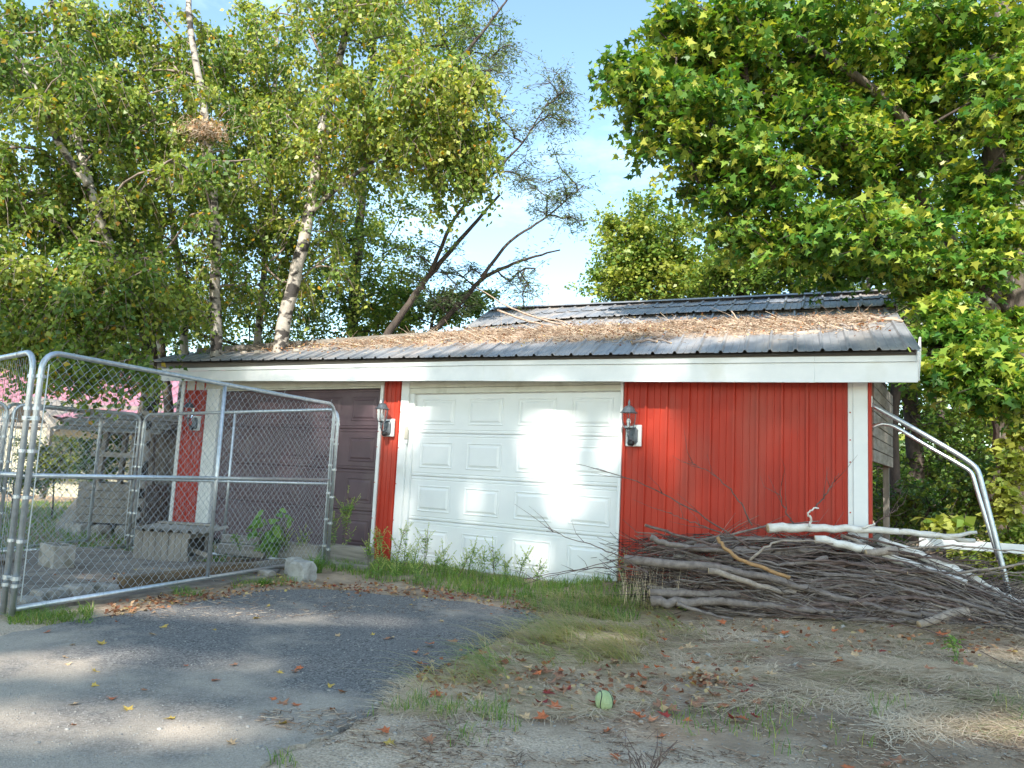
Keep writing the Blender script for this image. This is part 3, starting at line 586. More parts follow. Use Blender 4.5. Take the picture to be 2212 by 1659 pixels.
# ================================================================== KENNEL
def kennel(A, B, label, mid=True, hh=1.83, wire=True, bars='A'):
    A = np.array(A, float); B = np.array(B, float); L = np.linalg.norm(B-A); U = (B-A)/L; Z = np.array([0, 0, 1.]); Nn = unit(np.cross(U, Z))
    t = thing('kennel_panel', label, 'kennel panel', A, 'chain link kennel panels')
    R = .0205; c = .13
    def P(u, w, n=0): return A+U*u+Z*w+Nn*n
    pts = [P(0, 0), P(0, hh-c)]+[P(c-c*math.cos(q), hh-c+c*math.sin(q)) for q in np.linspace(.2, 1.37, 5)]+[P(c, hh), P(L-c, hh)]+[P(L-c+c*math.sin(q), hh-c+c*math.cos(q)) for q in np.linspace(.2, 1.37, 5)]+[P(L, hh-c), P(L, 0)]
    MB().tube(pts, R, 10).build('frame', M['galv'], t, True)
    MB().tube([P(R, .045), P(L-R, .045)], R*.95, 10).build('bottom_rail', M['galv'], t, True)
    MB().tube([P(R, hh*.52), P(L-R, hh*.52)], R*.85, 10).build('middle_rail', M['galv'], t, True)
    if mid: MB().tube([P(L/2, .045), P(L/2, hh)], R*.85, 10).build('middle_post', M['galv'], t, True)
    for u in (.045, L-.045):
        MB().tube([P(u, .09, .012), P(u, hh-.09, .012)], .0045, 5).build('tension_bar', M['galv'], t)
    for u, s in ((0, 1), (L, -1)):
        for w in (.2, .5, .8, 1.12, 1.42, 1.65):
            mb = MB(); mb.lathe([(R+.001, -.012), (R+.006, -.012), (R+.006, .012), (R+.001, .012)], P(u, w), 10); mb.box(P(u+s*.03, w, .004), (.035, .006, .02), ax=[U, Nn, Z]); mb.build('tension_band', M['galv'], t)
    # mesh
    w_ = .082; h2 = w_/2; x0, x1, z0, z1 = .03, L-.03, .07, hh-.03; ni = int((x1-x0)/h2); nk = int((z1-z0)/h2)
    I, K = np.meshgrid(np.arange(ni), np.arange(nk+1), indexing='ij'); xx = x0+(I+((K+I) % 2))*h2; zz = z0+K*h2
    sag = .004*np.sin(I*.7+K*.3)+ .003*np.sin(K*1.1); off = np.where((K+I) % 2, .004, -.004)
    PT = A+U*(xx+sag)[..., None]+Z*(zz+sag*.5)[..., None]+Nn*off[..., None]
    V, F = segs(PT[:, :-1].reshape(-1, 3), PT[:, 1:].reshape(-1, 3), .0018, .0018, 3); np_mesh('chain_link', V, F, M['wire'], None, t, 'stuff')
    # ties
    tie = MB()
    for w in (.045, hh*.52, hh):
        for k in range(int(L/.42)):
            u = .25+k*.42+rnd(-.03, .03); r_ = R+.003; a = [P(u+.012*q, w+r_*math.sin(q*2), r_*math.cos(q*2)) for q in np.linspace(0, 2.6, 8)]; a.append(P(u+.05, w-.05*random.choice((1, -1)), .02)); tie.tube(a, .0018, 4)
    tie.build('wire_ties', M['wire'], t, kind='stuff')
    return t
k0 = at(24, 1338, 5.2); k1 = at(697, 1224, 8.75); k2 = at(274, 1192, 10.25); k3 = at(96, 1190, 9.55)
for q in (k0, k1): q[2] = 0.02
for q in (k2, k3): q[2] = float(gz(q[0], q[1]))
kennel(k0, k1, 'long front chain link panel along the edge of the driveway')
lf = k0+np.array([-.10, -.01, 0]); kennel(lf, lf+np.array([-2.2, .25, -.05]), 'chain link panel cut off at the left edge of the photo', mid=False)
d23 = unit(k3-k2); k3e = k2+d23*3.0
kennel(k2, k2+np.array([d23[0], d23[1], 0])*1.5, 'rear chain link panel in front of the wishing well', mid=False)
kennel(k2+np.array([d23[0], d23[1], 0])*1.57, k2+np.array([d23[0], d23[1], 0])*4.2, 'rear left chain link panel running toward the beige house side')
kennel(k2+np.array([.09, 0, 0]), k1+np.array([-.02, .09, -.05]), 'chain link panel running in front of the brown door')
ge_ = at(188, 1188, 10.75); ge_[2] = -.12
pr1 = k2+np.array([d23[0], d23[1], 0])*1.55; kennel(pr1+np.array([-.08, .0, 0]), ge_, 'narrow chain link gate leaf standing open behind the rear panel', mid=False)
for w in (.25, 1.35):
    cl = MB()
    for q in (k0, lf): cl.lathe([(.022, -.014), (.029, -.014), (.029, .014), (.022, .014)], q+[0, 0, w], 10)
    cl.box((k0+lf)/2+[0, 0, w], (.07, .012, .028)); cl.tube([(k0+lf)/2+[0, -.03, w], (k0+lf)/2+[0, .03, w]], .006, 6)
    tag(cl.build('clamp', M['galv'], loc=k0+[0, 0, w]), 'steel clamp joining two front posts, %s one' % ('lower' if w < 1 else 'upper'), 'clamp', 'clamps on the front kennel posts')
# kennel pad and curbs
def g2(sx, sy): return onG(sx, sy)[:2]
pad = dense_poly([g2(60, 1322), g2(300, 1290), g2(640, 1243), g2(560, 1225), g2(380, 1228), g2(260, 1215), g2(150, 1210), g2(-60, 1222)], .08)
pm = mat('old_pad', (.26, .215, .175), (.12, .10, .085), .95, scale=7, detail=10, bump=.5, bscale=60, c3=(.30, .25, .20), s3=2.4, r3=(.5, .7))
slab('kennel_pad', pad, .022, -.1, pm, 'structure')
def timber(p, q, w, h, label, m='curb', grp='timbers around the kennel'):
    p = np.array(p, float); q = np.array(q, float); o = beam(p+[0, 0, h/2], q+[0, 0, h/2], w, h, 'timber', M[m]); o.parent = None; 
    c = (p+q)/2; 
    for v in o.data.vertices: v.co = v.co+Vector((-1.2, 0, 0))-Vector(c)
    o.location = c; return tag(o, label, 'timber', grp)
timber(onG(258, 1280), onG(428, 1255), .09, .12, 'brown curb timber inside the front panel, left length'); timber(onG(433, 1254), onG(610, 1232), .09, .12, 'brown curb timber inside the front panel, right length')
timber(onG(-40, 1243), onG(78, 1228), .09, .12, 'reddish timber lying left of the concrete block')
timber(at(470, 1218, 9.3)*[1, 1, 0], at(572, 1226, 9.1)*[1, 1, 0], .1, .13, 'grey landscape timber under the two pale rocks', 'woodh')
timber(at(478, 1214, 9.4)*[1, 1, 0]+[0, 0, .132], at(560, 1220, 9.25)*[1, 1, 0]+[0, 0, .132], .1, .10, 'upper grey timber carrying the two pale rocks', 'woodh')
timber(at(600, 1222, 9.2)*[1, 1, 0], at(690, 1226, 8.95)*[1, 1, 0], .12, .20, 'grey timber behind the broad leaved plant', 'woodh')
timber(at(706, 1226, 9.1)*[1, 1, 0], at(800, 1232, 8.8)*[1, 1, 0], .13, .21, 'cracked grey timber right of the kennel corner', 'woodh')
timber(at(716, 1240, 8.6)*[1, 1, 0], at(792, 1244, 8.4)*[1, 1, 0], .1, .06, 'thin split timber on the ground below the cracked one', 'woodh')
timber(onG(500, 1240), onG(600, 1243), .2, .05, 'dark rotten plank lying behind the curb timber', 'drip')
# blocks and stones
def cinder(c, rz, label):
    t = thing('concrete_block', label, 'concrete block', c); mb = MB()
    u = np.array([math.cos(rz), math.sin(rz), 0]); v = np.array([-math.sin(rz), math.cos(rz), 0]); z = np.array([0, 0, 1.]); c = np.array(c)
    for vv in (-.082, .082): mb.box(c+v*vv+z*.115, (.39, .03, .22), ax=[u, v, z], bev=.004)
    for uu in (-.18, 0, .18): mb.box(c+u*uu+z*.115, (.032, .134, .218), ax=[u, v, z], bev=.003)
    mb.build('block', M['concrete'], t); return t
cc_ = onG(118, 1242); cc_[2] = .01
cinder(cc_, -.15, 'hollow concrete block inside the kennel behind the front posts')
def rock(c, s, label, m='stone', cat='stone', nm='stone', grp=None, sd=0):
    bm = bmesh.new(); bmesh.ops.create_icosphere(bm, subdivisions=3, radius=1)
    for v in bm.verts:
        d = v.co.normalized(); k = 1+.28*noise.noise(d*1.6+Vector((sd*3.1, 0, 0)))+.08*noise.noise(d*5+Vector((sd, 2, 0)))
        q = d*k; q = Vector([max(-.72, min(.72, a)) for a in q]); v.co = Vector((q.x*s[0], q.y*s[1], q.z*s[2]))
    me = bpy.data.meshes.new(nm); bm.to_mesh(me); bm.free(); me.materials.append(M[m]); o = bpy.data.objects.new(nm, me); COL.objects.link(o); o.location = tuple(np.array(c)+[0, 0, s[2]*.6])
    return tag(o, label, cat, grp)
rock(onG(652, 1256), (.15, .13, .15), 'pale angular stone at the front corner of the kennel', sd=3); rock(onG(634, 1244), (.1, .1, .14), 'narrow grey stone leaning behind the pale corner stone', sd=5)
rock(at(505, 1183, 9.4), (.16, .08, .07), 'flat pale rock on the grey timbers, left of the pair', sd=7); rock(at(540, 1183, 9.35), (.13, .09, .08), 'white rock on the grey timbers, right of the pair', sd=8)
rock(onG(575, 1246), (.13, .07, .05), 'flat concrete chunk on the curb timber', 'concrete', sd=9)
for i, (sx, sy, s) in enumerate([(95, 1300, .13), (130, 1292, .12), (165, 1291, .14), (205, 1283, .12), (235, 1282, .1), (60, 1316, .12)]):
    rock(onG(sx, sy), (s, s*.8, s*.55), 'mossy rubble stone inside the front chain link, %s from the left' % ('second', 'third', 'fourth', 'fifth', 'sixth', 'first')[i], 'concrete', grp='rubble stones along the front panel', sd=20+i)
# hutch
hc = at(345, 1222, 8.3); hc[2] = 0.02
hu = thing('wooden_hutch', 'low grey wooden box with a corrugated lid inside the kennel', 'wooden box', hc)
ux = unit(np.array([RI[0], RI[1], 0])); ux = unit(ux*math.cos(.10)-np.array([FW[0], FW[1], 0])*math.sin(.10)); vx = np.array([-ux[1], ux[0], 0]); zx = np.array([0, 0, 1.])
for k in range(8): MB().box(hc+ux*(-.26+k*.075)+zx*(.155+rnd(-.004, .004)), (.072, .018, .31), ax=[ux, vx, zx], bev=.002).build('plank', M['wood'], hu)
for k in range(8): MB().box(hc+ux*(-.26+k*.075)+vx*.52+zx*.155, (.072, .018, .31), ax=[ux, vx, zx]).build('plank', M['wood'], hu)
MB().box(hc-ux*.305+vx*.26+zx*.155, (.018, .54, .31), ax=[ux, vx, zx]).build('end_board', M['wood'], hu)
for z_, hgt in ((.03, .05), (.28, .06)): MB().box(hc+ux*.31+vx*.26+zx*z_, (.018, .54, hgt), ax=[ux, vx, zx]).build('end_rail', M['wood'], hu)
MB().box(hc+ux*.312+vx*.44+zx*.155, (.018, .16, .31), ax=[ux, vx, zx]).build('end_board', M['wood'], hu)
MB().box(hc+ux*.36+vx*.12+zx*.10, (.30, .02, .05), ax=[unit(ux+zx*-.25), vx, unit(zx+ux*.25)]).build('loose_board', M['wood'], hu)
mb = MB(); rows = []
for j in range(3):
    rows.append([hc+ux*(-.34+i*.0105)+vx*(-.05+j*.32)+zx*(.33+.018*math.sin(i*.62)+.01*j) for i in range(78)])
mb.grid(rows); mb.grid([[p-zx*.006 for p in r_] for r_ in rows]); mb.grid([[p for p in rows[0]], [p-zx*.006 for p in rows[0]]]); mb.build('corrugated_lid', M['woodh'], hu)
MB().box(hc+vx*.5+zx*.37, (.66, .12, .02), ax=[ux, vx, zx]).build('lid_board', M['wood'], hu)

# ================================================================== CARPORT TUBES
cf = thing('awning_frame', 'bent silver awning tubes on the right side of the garage', 'awning frame', (3.8, -.1, 0))
def smooth(pts, n=4, it=2):
    q = np.array(pts, float); s = np.linspace(0, len(q)-1, (len(q)-1)*n+1); q = np.stack([np.interp(s, range(len(q)), q[:, i]) for i in range(3)], 1)
    for _ in range(it): q[1:-1] = (q[:-2]+q[1:-1]*2+q[2:])/4
    return q
MB().tube(smooth([onY(1879, 872, -.02), onY(1990, 935, -.02), onY(2080, 988, -.02), onY(2112, 1012, -.02), onY(2128, 1075, -.02), onY(2150, 1160, -.02), onY(2172, 1250, -.02), onY(2186, 1320, -.02)], 5), .022, 8).build('upper_tube', M['galv'], cf, True)
MB().tube(smooth([onY(1882, 924, .1), onY(1905, 915, .1), onY(1930, 919, .1), onY(2000, 962, .1), onY(2085, 1010, .1), onY(2100, 1022, .1), onY(2115, 1075, .1), onY(2150, 1185, .1), onY(2170, 1245, .1), onY(2184, 1315, .1)], 5), .017, 8).build('lower_tube', M['alu'], cf, True)
MB().box(onY(1881, 868, -.02)+[-.0, 0, .0], (.03, .05, .1)).build('bracket', M['galv'], cf)
wb = MB().box((0, 0, 0), (1, 1, 1)); 
a_, b_ = at(1985, 1171, 7.3), at(2290, 1192, 6.9)
wbo = beam(a_, b_, .02, .085, 'white_board', M['white']); wbo.parent = None; tag(wbo, 'narrow white board across the right end of the brush pile', 'board')
for v in wbo.data.vertices: v.co = v.co+Vector((-1.2, 0, 0))-Vector(a_)
wbo.location = a_

# ================================================================== BRUSH PILE
PG = 'cut branches heaped in the brush pile'
def prof(sx):    # pile outline in the picture: top and bottom
    xs = [1340, 1400, 1500, 1650, 1800, 1950, 2050, 2130, 2230]; return np.interp(sx, xs, [1205, 1160, 1155, 1160, 1165, 1178, 1215, 1265, 1320]), np.interp(sx, xs, [1232, 1300, 1322, 1330, 1336, 1342, 1350, 1360, 1380])
GDx = np.linspace(1200, 2400, 49); GDd = np.array([(onG(x_, float(prof(x_)[1]))-CAM)@FW for x_ in GDx])
def gdep(sx, sy): return float((onG(sx, sy)-CAM)@FW)
def pdepth(f, sx): return np.interp(sx, GDx, GDd)-.03+(1-f)*np.interp(sx, [1340, 1800, 2230], [.45, .8, .5])
def branch(pts, r0, r1, m, label, grp=PG, twigs=0, n=6, name='branch', cap=True, cat='branch'):
    q = smooth(pts, 4, 2); k = len(q); L = np.linalg.norm(q[-1]-q[0]); q[1:-1] += rng.normal(0, max(.0055, r0*.16), (k-2, 3)); mb = MB(); mb.capm = 1
    mb.tube(q, np.linspace(r0, r1, k), n)
    mb.capm = 0
    for _ in range(twigs):
        i = random.randrange(k//4, k-1); s = q[i]; d = unit(q[-1]-q[0])+np.array([rnd(-.7, .7), rnd(-.7, .7), rnd(-.35, .6)]); l = rnd(.12, .4)
        e = s+unit(d)*l; mb.tube([s, (s+e)/2+rng.normal(0, .018, 3), e+[0, 0, rnd(-.03, .05)]], [r1*.9+.0015, .0022, .001], 3)
    o = mb.build(name, [m, M['cut']], None, True, loc=q[0]); return tag(o, label, cat, grp)
nb = 0
LB = ['thin dark branch tangled in the middle of the brush pile', 'dull brown branch lying along the brush pile', 'grey barked branch buried among others in the brush pile']
for i in range(300):
    th = rng.uniform() < .17; L = rnd(.9, 2.3); sx0 = rnd(1325, 2000); f = rng.uniform(.04, 1)**.8
    span = L*FS/6.7*.92; sx1 = min(sx0+span, 2330); ptsb = []
    df = rnd(-.12, .22) if rng.uniform() < .7 else rnd(-.55, .6); dd = rnd(-.3, .1)
    amp = rnd(-.09, .10)
    for t in np.linspace(0, 1, 5):
        sx = sx0+(sx1-sx0)*t; a, b2 = prof(sx); ff = np.clip(f+df*t+amp*math.sin(t*3.1)*1.5, 0.02, 1.0)
        p = at(sx, a+(b2-a)*ff, pdepth(ff, sx)+rnd(-.03, .03)+dd*(1-ff)); g_ = gz(p[0], p[1]); p[2] = max(p[2], g_+.012); ptsb.append(p)
    if rng.uniform() < .35: ptsb = ptsb[::-1]
    ty = random.choice((0, 1, 1, 2, 2)); r0 = rnd(.014, .023) if th else rnd(.005, .012)
    mm = (M['stick2'], M['stick2'] if rng.uniform() < .5 else M['stick1'], M['stick1'] if rng.uniform() < .8 else M['stick3'])[ty]
    zx_ = (sx0+min(sx1, 2230))/2; zn_ = 'left end' if zx_ < 1560 else 'left half' if zx_ < 1720 else 'centre' if zx_ < 1860 else 'right half' if zx_ < 2020 else 'right end'
    ly_ = 'on top' if f < .25 else 'in the upper layer' if f < .5 else 'in the lower layer' if f < .78 else 'at the bottom'
    lb_ = '%s %s %s, %s of the brush pile' % ('thick' if th else 'slim', ('dark branch', 'brown branch', 'grey barked branch')[ty], ly_, zn_)
    branch(ptsb, r0, r0*rnd(.2, .45), mm, lb_, PG+' (%s)' % ('thin dark', 'dull brown', 'grey barked')[ty], twigs=random.randrange(1, 5), n=8 if th else 5)
# twig mass filling; tints skewed dark to paint in shaded gaps between branches
A = []; B = []; ti = []
for i in range(4200):
    sx = 1310+980*rng.uniform()**.85; a, b2 = prof(sx); f = rnd(.0, 1); p = at(sx, a+(b2-a)*f, pdepth(f, sx)+rnd(.02, .22)); p[2] = max(p[2], gz(p[0], p[1])+.01)
    d = unit(RI*random.choice((-1, 1))+rng.normal(0, .32, 3)*[1, 1, .6]); l = rnd(.12, .5); m_ = p+d*l*.5+rng.normal(0, .012, 3); e = m_+unit(d+rng.normal(0, .25, 3))*l*.5
    for x_ in (m_, e): x_[2] = max(x_[2], gz(x_[0], x_[1])+.008)
    A += [p, m_]; B += [m_, e]; q = rng.uniform()**1.5; ti += [q, q]
V, F = segs(A, B, .0034, .0024, 3); o = np_mesh('twigs', V, F, M['twig'], np.array(ti), None, 'stuff'); tag(o, 'fine dry twigs packed between the branches of the brush pile', 'twigs')
for i in range(26):
    sx0 = rnd(1380, 1950); L_s = rnd(150, 420); a, b2 = prof(sx0); y0 = a+(b2-a)*rnd(-.05, .6); sl = rnd(-.10, .42); ptsb = []
    for t in np.linspace(0, 1, 4):
        sx = sx0+L_s*t; a, b2 = prof(sx); y = min(y0+sl*L_s*t+14*math.sin(t*3+i), b2-2); f = (y-a)/(b2-a); p = at(sx, y, pdepth(max(f, 0), sx)-.06-rnd(0, .05)); p[2] = max(p[2], gz(p[0], p[1])+.015); ptsb.append(p)
    branch(ptsb, rnd(.008, .018), rnd(.003, .006), M[('stick1', 'stick2', 'stick3')[i % 3]], '%s curved stick crossing over the face of the brush pile' % ('grey', 'dark brown', 'pale')[i % 3], PG+' (crossing %s)' % ('grey', 'dark brown', 'pale')[i % 3], twigs=3, n=6)
# named sticks
def S(p):
    d = p[2]
    a, b2 = prof(p[0]); f = (p[1]-a)/(b2-a)
    if -.15 < f < 1.1: d = min(d, pdepth(f, p[0])-.07)
    if p[1] > 1200: d = min(d, gdep(p[0], p[1])-.05)
    return at(p[0], p[1], d)
branch([S((1348, 1208, 6.55)), S((1500, 1222, 6.45)), S((1640, 1243, 6.4)), S((1800, 1290, 6.35)), S((1990, 1330, 6.25))], .040, .017, M['stick1'], 'thick grey branch with a torn pale end at the left of the pile', twigs=4, n=10)
branch([S((1405, 1298, 6.4)), S((1480, 1302, 6.38)), S((1560, 1300, 6.35)), S((1660, 1310, 6.3)), S((1800, 1322, 6.25))], .042, .02, M['stick1'], 'forked grey branch with a sawn end low at the left front', twigs=3, n=10)
branch([S((1462, 1304, 6.34)), S((1520, 1325, 6.3)), S((1585, 1338, 6.28))], .018, .009, M['stick1'], 'slim curved prong touching the grass at the pile front', n=7)
branch([S((1403, 1280, 6.5)), S((1500, 1283, 6.5)), S((1600, 1282, 6.5))], .032, .028, M['stick1'], 'short sawn grey branch above the forked one', n=10)
branch([S((1530, 1233, 6.33)), S((1600, 1250, 6.3)), S((1675, 1275, 6.28)), S((1720, 1280, 6.3))], .026, .018, M['stick3'], 'sawn branch with a pale cut end in the pile centre', twigs=1, n=9)
branch([S((1550, 1160, 6.4)), S((1562, 1182, 6.35)), S((1590, 1205, 6.3)), S((1650, 1228, 6.25)), S((1706, 1248, 6.22))], .015, .016, M['tan'], 'tan barkless stick lying diagonally across the pile', n=9)
branch([S((1405, 1160, 6.7)), S((1440, 1176, 6.68)), S((1510, 1185, 6.66)), S((1640, 1192, 6.7)), S((1740, 1200, 6.8))], .027, .017, M['stick1'], 'dark branch poking out at the upper left of the pile', twigs=4, n=8)
branch([S((1393, 1134, 6.75)), S((1450, 1152, 6.72)), S((1520, 1172, 6.7)), S((1600, 1190, 6.7)), S((1700, 1188, 6.75))], .013, .012, M['stick2'], 'dark brown branch whose tip points highest at the left', twigs=2, n=7)
branch([S((1500, 1182, 6.85)), S((1580, 1187, 6.85)), S((1680, 1192, 6.9)), S((1760, 1190, 6.9))], .034, .03, M['stick1'], 'thick grey branch across the top of the pile behind', n=9)
branch([S((1985, 1350, 5.9)), S((2080, 1318, 6.0)), S((2200, 1306, 6.1)), S((2350, 1310, 6.2))], .03, .056, M['stick3'], 'smooth pale grey limb at the lower right of the pile', n=10)
bl = 'white birch logs on the brush pile'
branch([S((1658, 1141, 6.6)), S((1720, 1138, 6.6)), S((1800, 1142, 6.6)), S((1900, 1143, 6.6)), S((1990, 1153, 6.6)), S((2040, 1162, 6.6)), S((2105, 1168, 6.65))], .040, .018, M['peeled'], 'long white birch log lying along the top of the pile', bl, n=12)
branch([S((1990, 1153, 6.62)), S((2060, 1160, 6.6)), S((2110, 1150, 6.6))], .026, .014, M['peeled'], 'forked tip beside the right end of the top birch log', bl, n=8)
branch([S((1860, 1142, 6.58)), S((1890, 1130, 6.55))], .014, .006, M['peeled'], 'short white stub rising from the top birch log', bl, n=7)
branch([S((1760, 1165, 6.45)), S((1850, 1180, 6.4)), S((1940, 1210, 6.3)), S((2020, 1240, 6.25)), S((2088, 1262, 6.15))], .032, .036, M['peeled'], 'white birch log slanting down to the right with a sawn end', bl, n=12)
branch([S((1900, 1168, 6.9)), S((1990, 1200, 6.6)), S((2080, 1240, 6.35)), S((2150, 1280, 6.2)), S((2200, 1305, 6.1))], .036, .036, M['peeled'], 'birch log with its lower end near the right edge', bl, n=12)
branch([S((1620, 1210, 6.3)), S((1660, 1175, 6.3)), S((1700, 1166, 6.3)), S((1800, 1175, 6.2))], .012, .007, M['stick3'], 'pale curved stick over the pile centre', n=6)
branch([S((1870, 1195, 6.3)), S((1935, 1188, 6.3))], .032, .034, M['stick3'], 'short lichen covered stub near the birch logs', n=9)
branch([S((1750, 1138, 6.55)), S((1752, 1120, 6.55)), S((1745, 1112, 6.55)), S((1752, 1100, 6.55)), S((1768, 1098, 6.55))], .011, .007, M['peeled'], 'crooked pale twig standing up in front of the red wall', n=6)
for (a, b2, c, lab) in [((1620, 1185, 6.5), (1430, 1065, 6.4), (1243, 1002, 6.3), 'long bare twig reaching left across the white door'), ((1625, 1135, 6.6), (1570, 1050, 6.6), (1487, 996, 6.6), 'bare twig rising steeply in front of the red wall'),
                         ((1620, 1175, 6.5), (1500, 1130, 6.5), (1438, 1106, 6.5), 'short twig slanting left over the red wall'), ((1760, 1100, 6.6), (1790, 1060, 6.6), (1812, 1022, 6.6), 'thin twig rising from the crooked pale twig'),
                         ((1400, 1235, 6.4), (1300, 1225, 6.4), (1130, 1250, 6.3), 'long low twig arching left over the grass'), ((1400, 1240, 6.3), (1310, 1190, 6.4), (1180, 1148, 6.5), 'twig arching over the bottom of the white door'),
                         ((1720, 1140, 6.7), (1690, 1090, 6.7), (1688, 1040, 6.7), 'upright twig in front of the middle of the red wall'), ((1870, 1140, 6.8), (1930, 1105, 6.8), (1955, 1080, 6.8), 'twig rising beside the right corner post'),
                         ((1700, 1310, 6.1), (1950, 1345, 5.8), (2240, 1470, 5.4), 'dark twig trailing down to the right over the sand'), ((1560, 1180, 6.5), (1380, 1200, 6.5), (1130, 1262, 6.3), 'thin brown twig reaching the grass left of the pile')]:
    P0, P1, P2 = np.array(S(a)), np.array(S(b2)), np.array(S(c)); t = np.linspace(0, 1, 6)[:, None]; cu = (1-t)**2*P0+2*t*(1-t)*(2*P1-.5*P0-.5*P2)+t*t*P2
    branch(list(cu), .0075, .0022, M['stick2'], lab, 'long twigs sticking out of the brush pile', twigs=4, n=5)

# ================================================================== ROOF DEBRIS
def roofdeb(a, f):   # band of litter on the lower slope
    lo = np.interp(a, [0.3, .5, .7, 1], [.42, .34, .30, .40]); hi = np.interp(a, [.3, .5, .62, .8, 1], [.98, .90, .72, .74, .80]); return low(a, lo+(hi-lo)*f)
rows = []
for a in np.linspace(.34, .97, 120):
    row = []
    for f in np.linspace(0, 1, 26):
        p = roofdeb(a, f); e = math.sin(math.pi*f)**.6*min(1, (a-.34)*12)*min(1, (.97-a)*12); n = .5+noise.fractal(Vector((p[0]*3, p[1]*3, 1)), .7, 2., 5)
        row.append(p+[0, 0, -.02+e*(.02+.065*max(0, n))])
    rows.append(row)
mb = MB(); mb.grid(rows); lm = mat('litter_bed', (.38, .28, .21), (.17, .12, .09), .95, scale=40, bump=.8, bscale=120, c3=(.38, .3, .22), s3=12); o = mb.build('leaf_litter', lm, kind='stuff'); tag(o, 'bed of brown leaf litter and needles on the lower roof', 'leaf litter')
A = []; B = []; ti = []
for i in range(15000):
    a = rnd(.12, .985) if i % 8 == 0 else rnd(.33, .97); f = rng.normal(.5, .27); f = min(max(f, -.35), 1.2); p = roofdeb(a, f)
    if noise.noise(Vector((p[0]*2.2, p[1]*3.5, 6.))) < -.12-.4*(1-abs(f-.5)*2) and i % 5: continue
    h = max(0, 1-abs(f-.5)*2.)*.075
    p = p+[0, 0, .012+rnd(0, 1)*h]; d = unit(np.array([rnd(-1, 1), rnd(-1, 1), rnd(-.12, .2)])); l = rnd(.02, .11) if i % 6 else rnd(.1, .3); A.append(p); B.append(p+d*l+[0, 0, .012]); ti.append(rng.uniform())
V, F = segs(A, B, .0028, .0018, 3); o = np_mesh('needle_litter', V, F, M['litter'], np.array(ti), None, 'stuff'); tag(o, 'loose needles and small sticks strewn over the lower roof', 'needles')
P = np.array([roofdeb(rnd(.2, .985), min(max(rng.normal(.5, .3), -.5), 1.15))+[0, 0, rnd(.015, .08)] for _ in range(2600)])
LV = leaf_verts(P, .035*rng.uniform(.6, 1.4, len(P)), OVL[0], .1, .7); o = np_mesh('roof_leaves', LV, OVL[1], M['deadleaf'], rng.uniform(0, 1, len(P)), None, 'stuff'); tag(o, 'small dry leaves scattered over the lower roof', 'dry leaves')
def rb(pts, r0, r1, lab, m='roofstick', tw=3, grp='fallen branches on the roof'):
    branch([at(*p) if len(p) == 3 else p for p in pts], r0, r1, M[m], lab, grp, twigs=tw, n=7)
rz = lambda sx, sy, Y, up=0.: tuple(onY(sx, sy, Y)+[0, 0, up])
def rbl(lst, Y, r0, r1, lab, tw=3, m='roofstick'): branch([onY(x, y, Y_) for (x, y), Y_ in zip(lst, Y)], r0, r1, M[m], lab, 'fallen branches on the roof', twigs=tw, n=7)
rbl([(1075, 670), (1130, 690), (1190, 705), (1262, 716)], [1.3, 1.2, 1.1, 1.0], .016, .012, 'bleached branch slanting over the left part of the roof')
rbl([(1030, 622), (1100, 665), (1170, 690), (1250, 712)], [1.5, 1.4, 1.2, 1.1], .006, .018, 'long bleached branch whose tip rises left above the roof', 5)
rbl([(1080, 650), (1140, 684), (1200, 690), (1235, 704)], [1.5, 1.4, 1.3, 1.2], .005, .012, 'thin bleached twig crossing the two slanting branches', 4)
rbl([(1440, 716), (1580, 708), (1720, 700), (1860, 692), (1938, 690)], [.9, 1.0, 1.1, 1.2, 1.25], .02, .03, 'long pale limb lying along the right half of the roof', 4)
rbl([(1380, 722), (1460, 712), (1560, 703), (1640, 704)], [.85, .9, .95, .95], .016, .035, 'knobbly pale limb on the middle of the roof', 4)
rbl([(1600, 700), (1580, 672)], [1.3, 1.3], .014, .008, 'short pale stub sticking up from the roof litter', 1)
rbl([(1690, 722), (1770, 719)], [.55, .55], .030, .028, 'weathered wooden chunk on the right of the roof', 0, 'stick3')
rbl([(1480, 733), (1540, 720), (1600, 722), (1690, 714)], [.6, .65, .7, .75], .014, .02, 'grey limb on the roof just left of the wooden chunk', 3, 'stick3')
rbl([(1250, 720), (1330, 718), (1420, 700), (1500, 690)], [.9, 1., 1.2, 1.4], .008, .012, 'slim branch over the centre of the roof litter', 3)
rbl([(1700, 690), (1790, 686), (1880, 700)], [1.35, 1.3, 1.2], .01, .02, 'arched twiggy branch near the right end of the roof', 6)
rbl([(1815, 700), (1855, 716), (1900, 722)], [.8, .7, .65], .016, .01, 'dark curled bark piece low on the right roof', 3, 'stick1')
rbl([(1845, 706), (1870, 730)], [.7, .5], .02, .01, 'grey splinter pointing down the right roof', 1, 'stick3')
rbl([(1365, 742), (1395, 732), (1420, 738)], [.1, .2, .15], .018, .014, 'small dark bark lump near the eave', 2, 'stick1')
rbl([(1390, 736), (1425, 733), (1450, 741)], [.2, .2, .12], .012, .01, 'dark forked stick beside the bark lump near the eave', 3, 'stick1')
rbl([(1880, 684), (1950, 694)], [1.2, 1.1], .02, .014, 'broken pale stub at the right edge of the roof', 1)
rbl([(820, 752), (900, 745), (990, 728)], [.7, .7, .8], .006, .009, 'thin stick on the left end of the roof litter', 3, 'stick3')

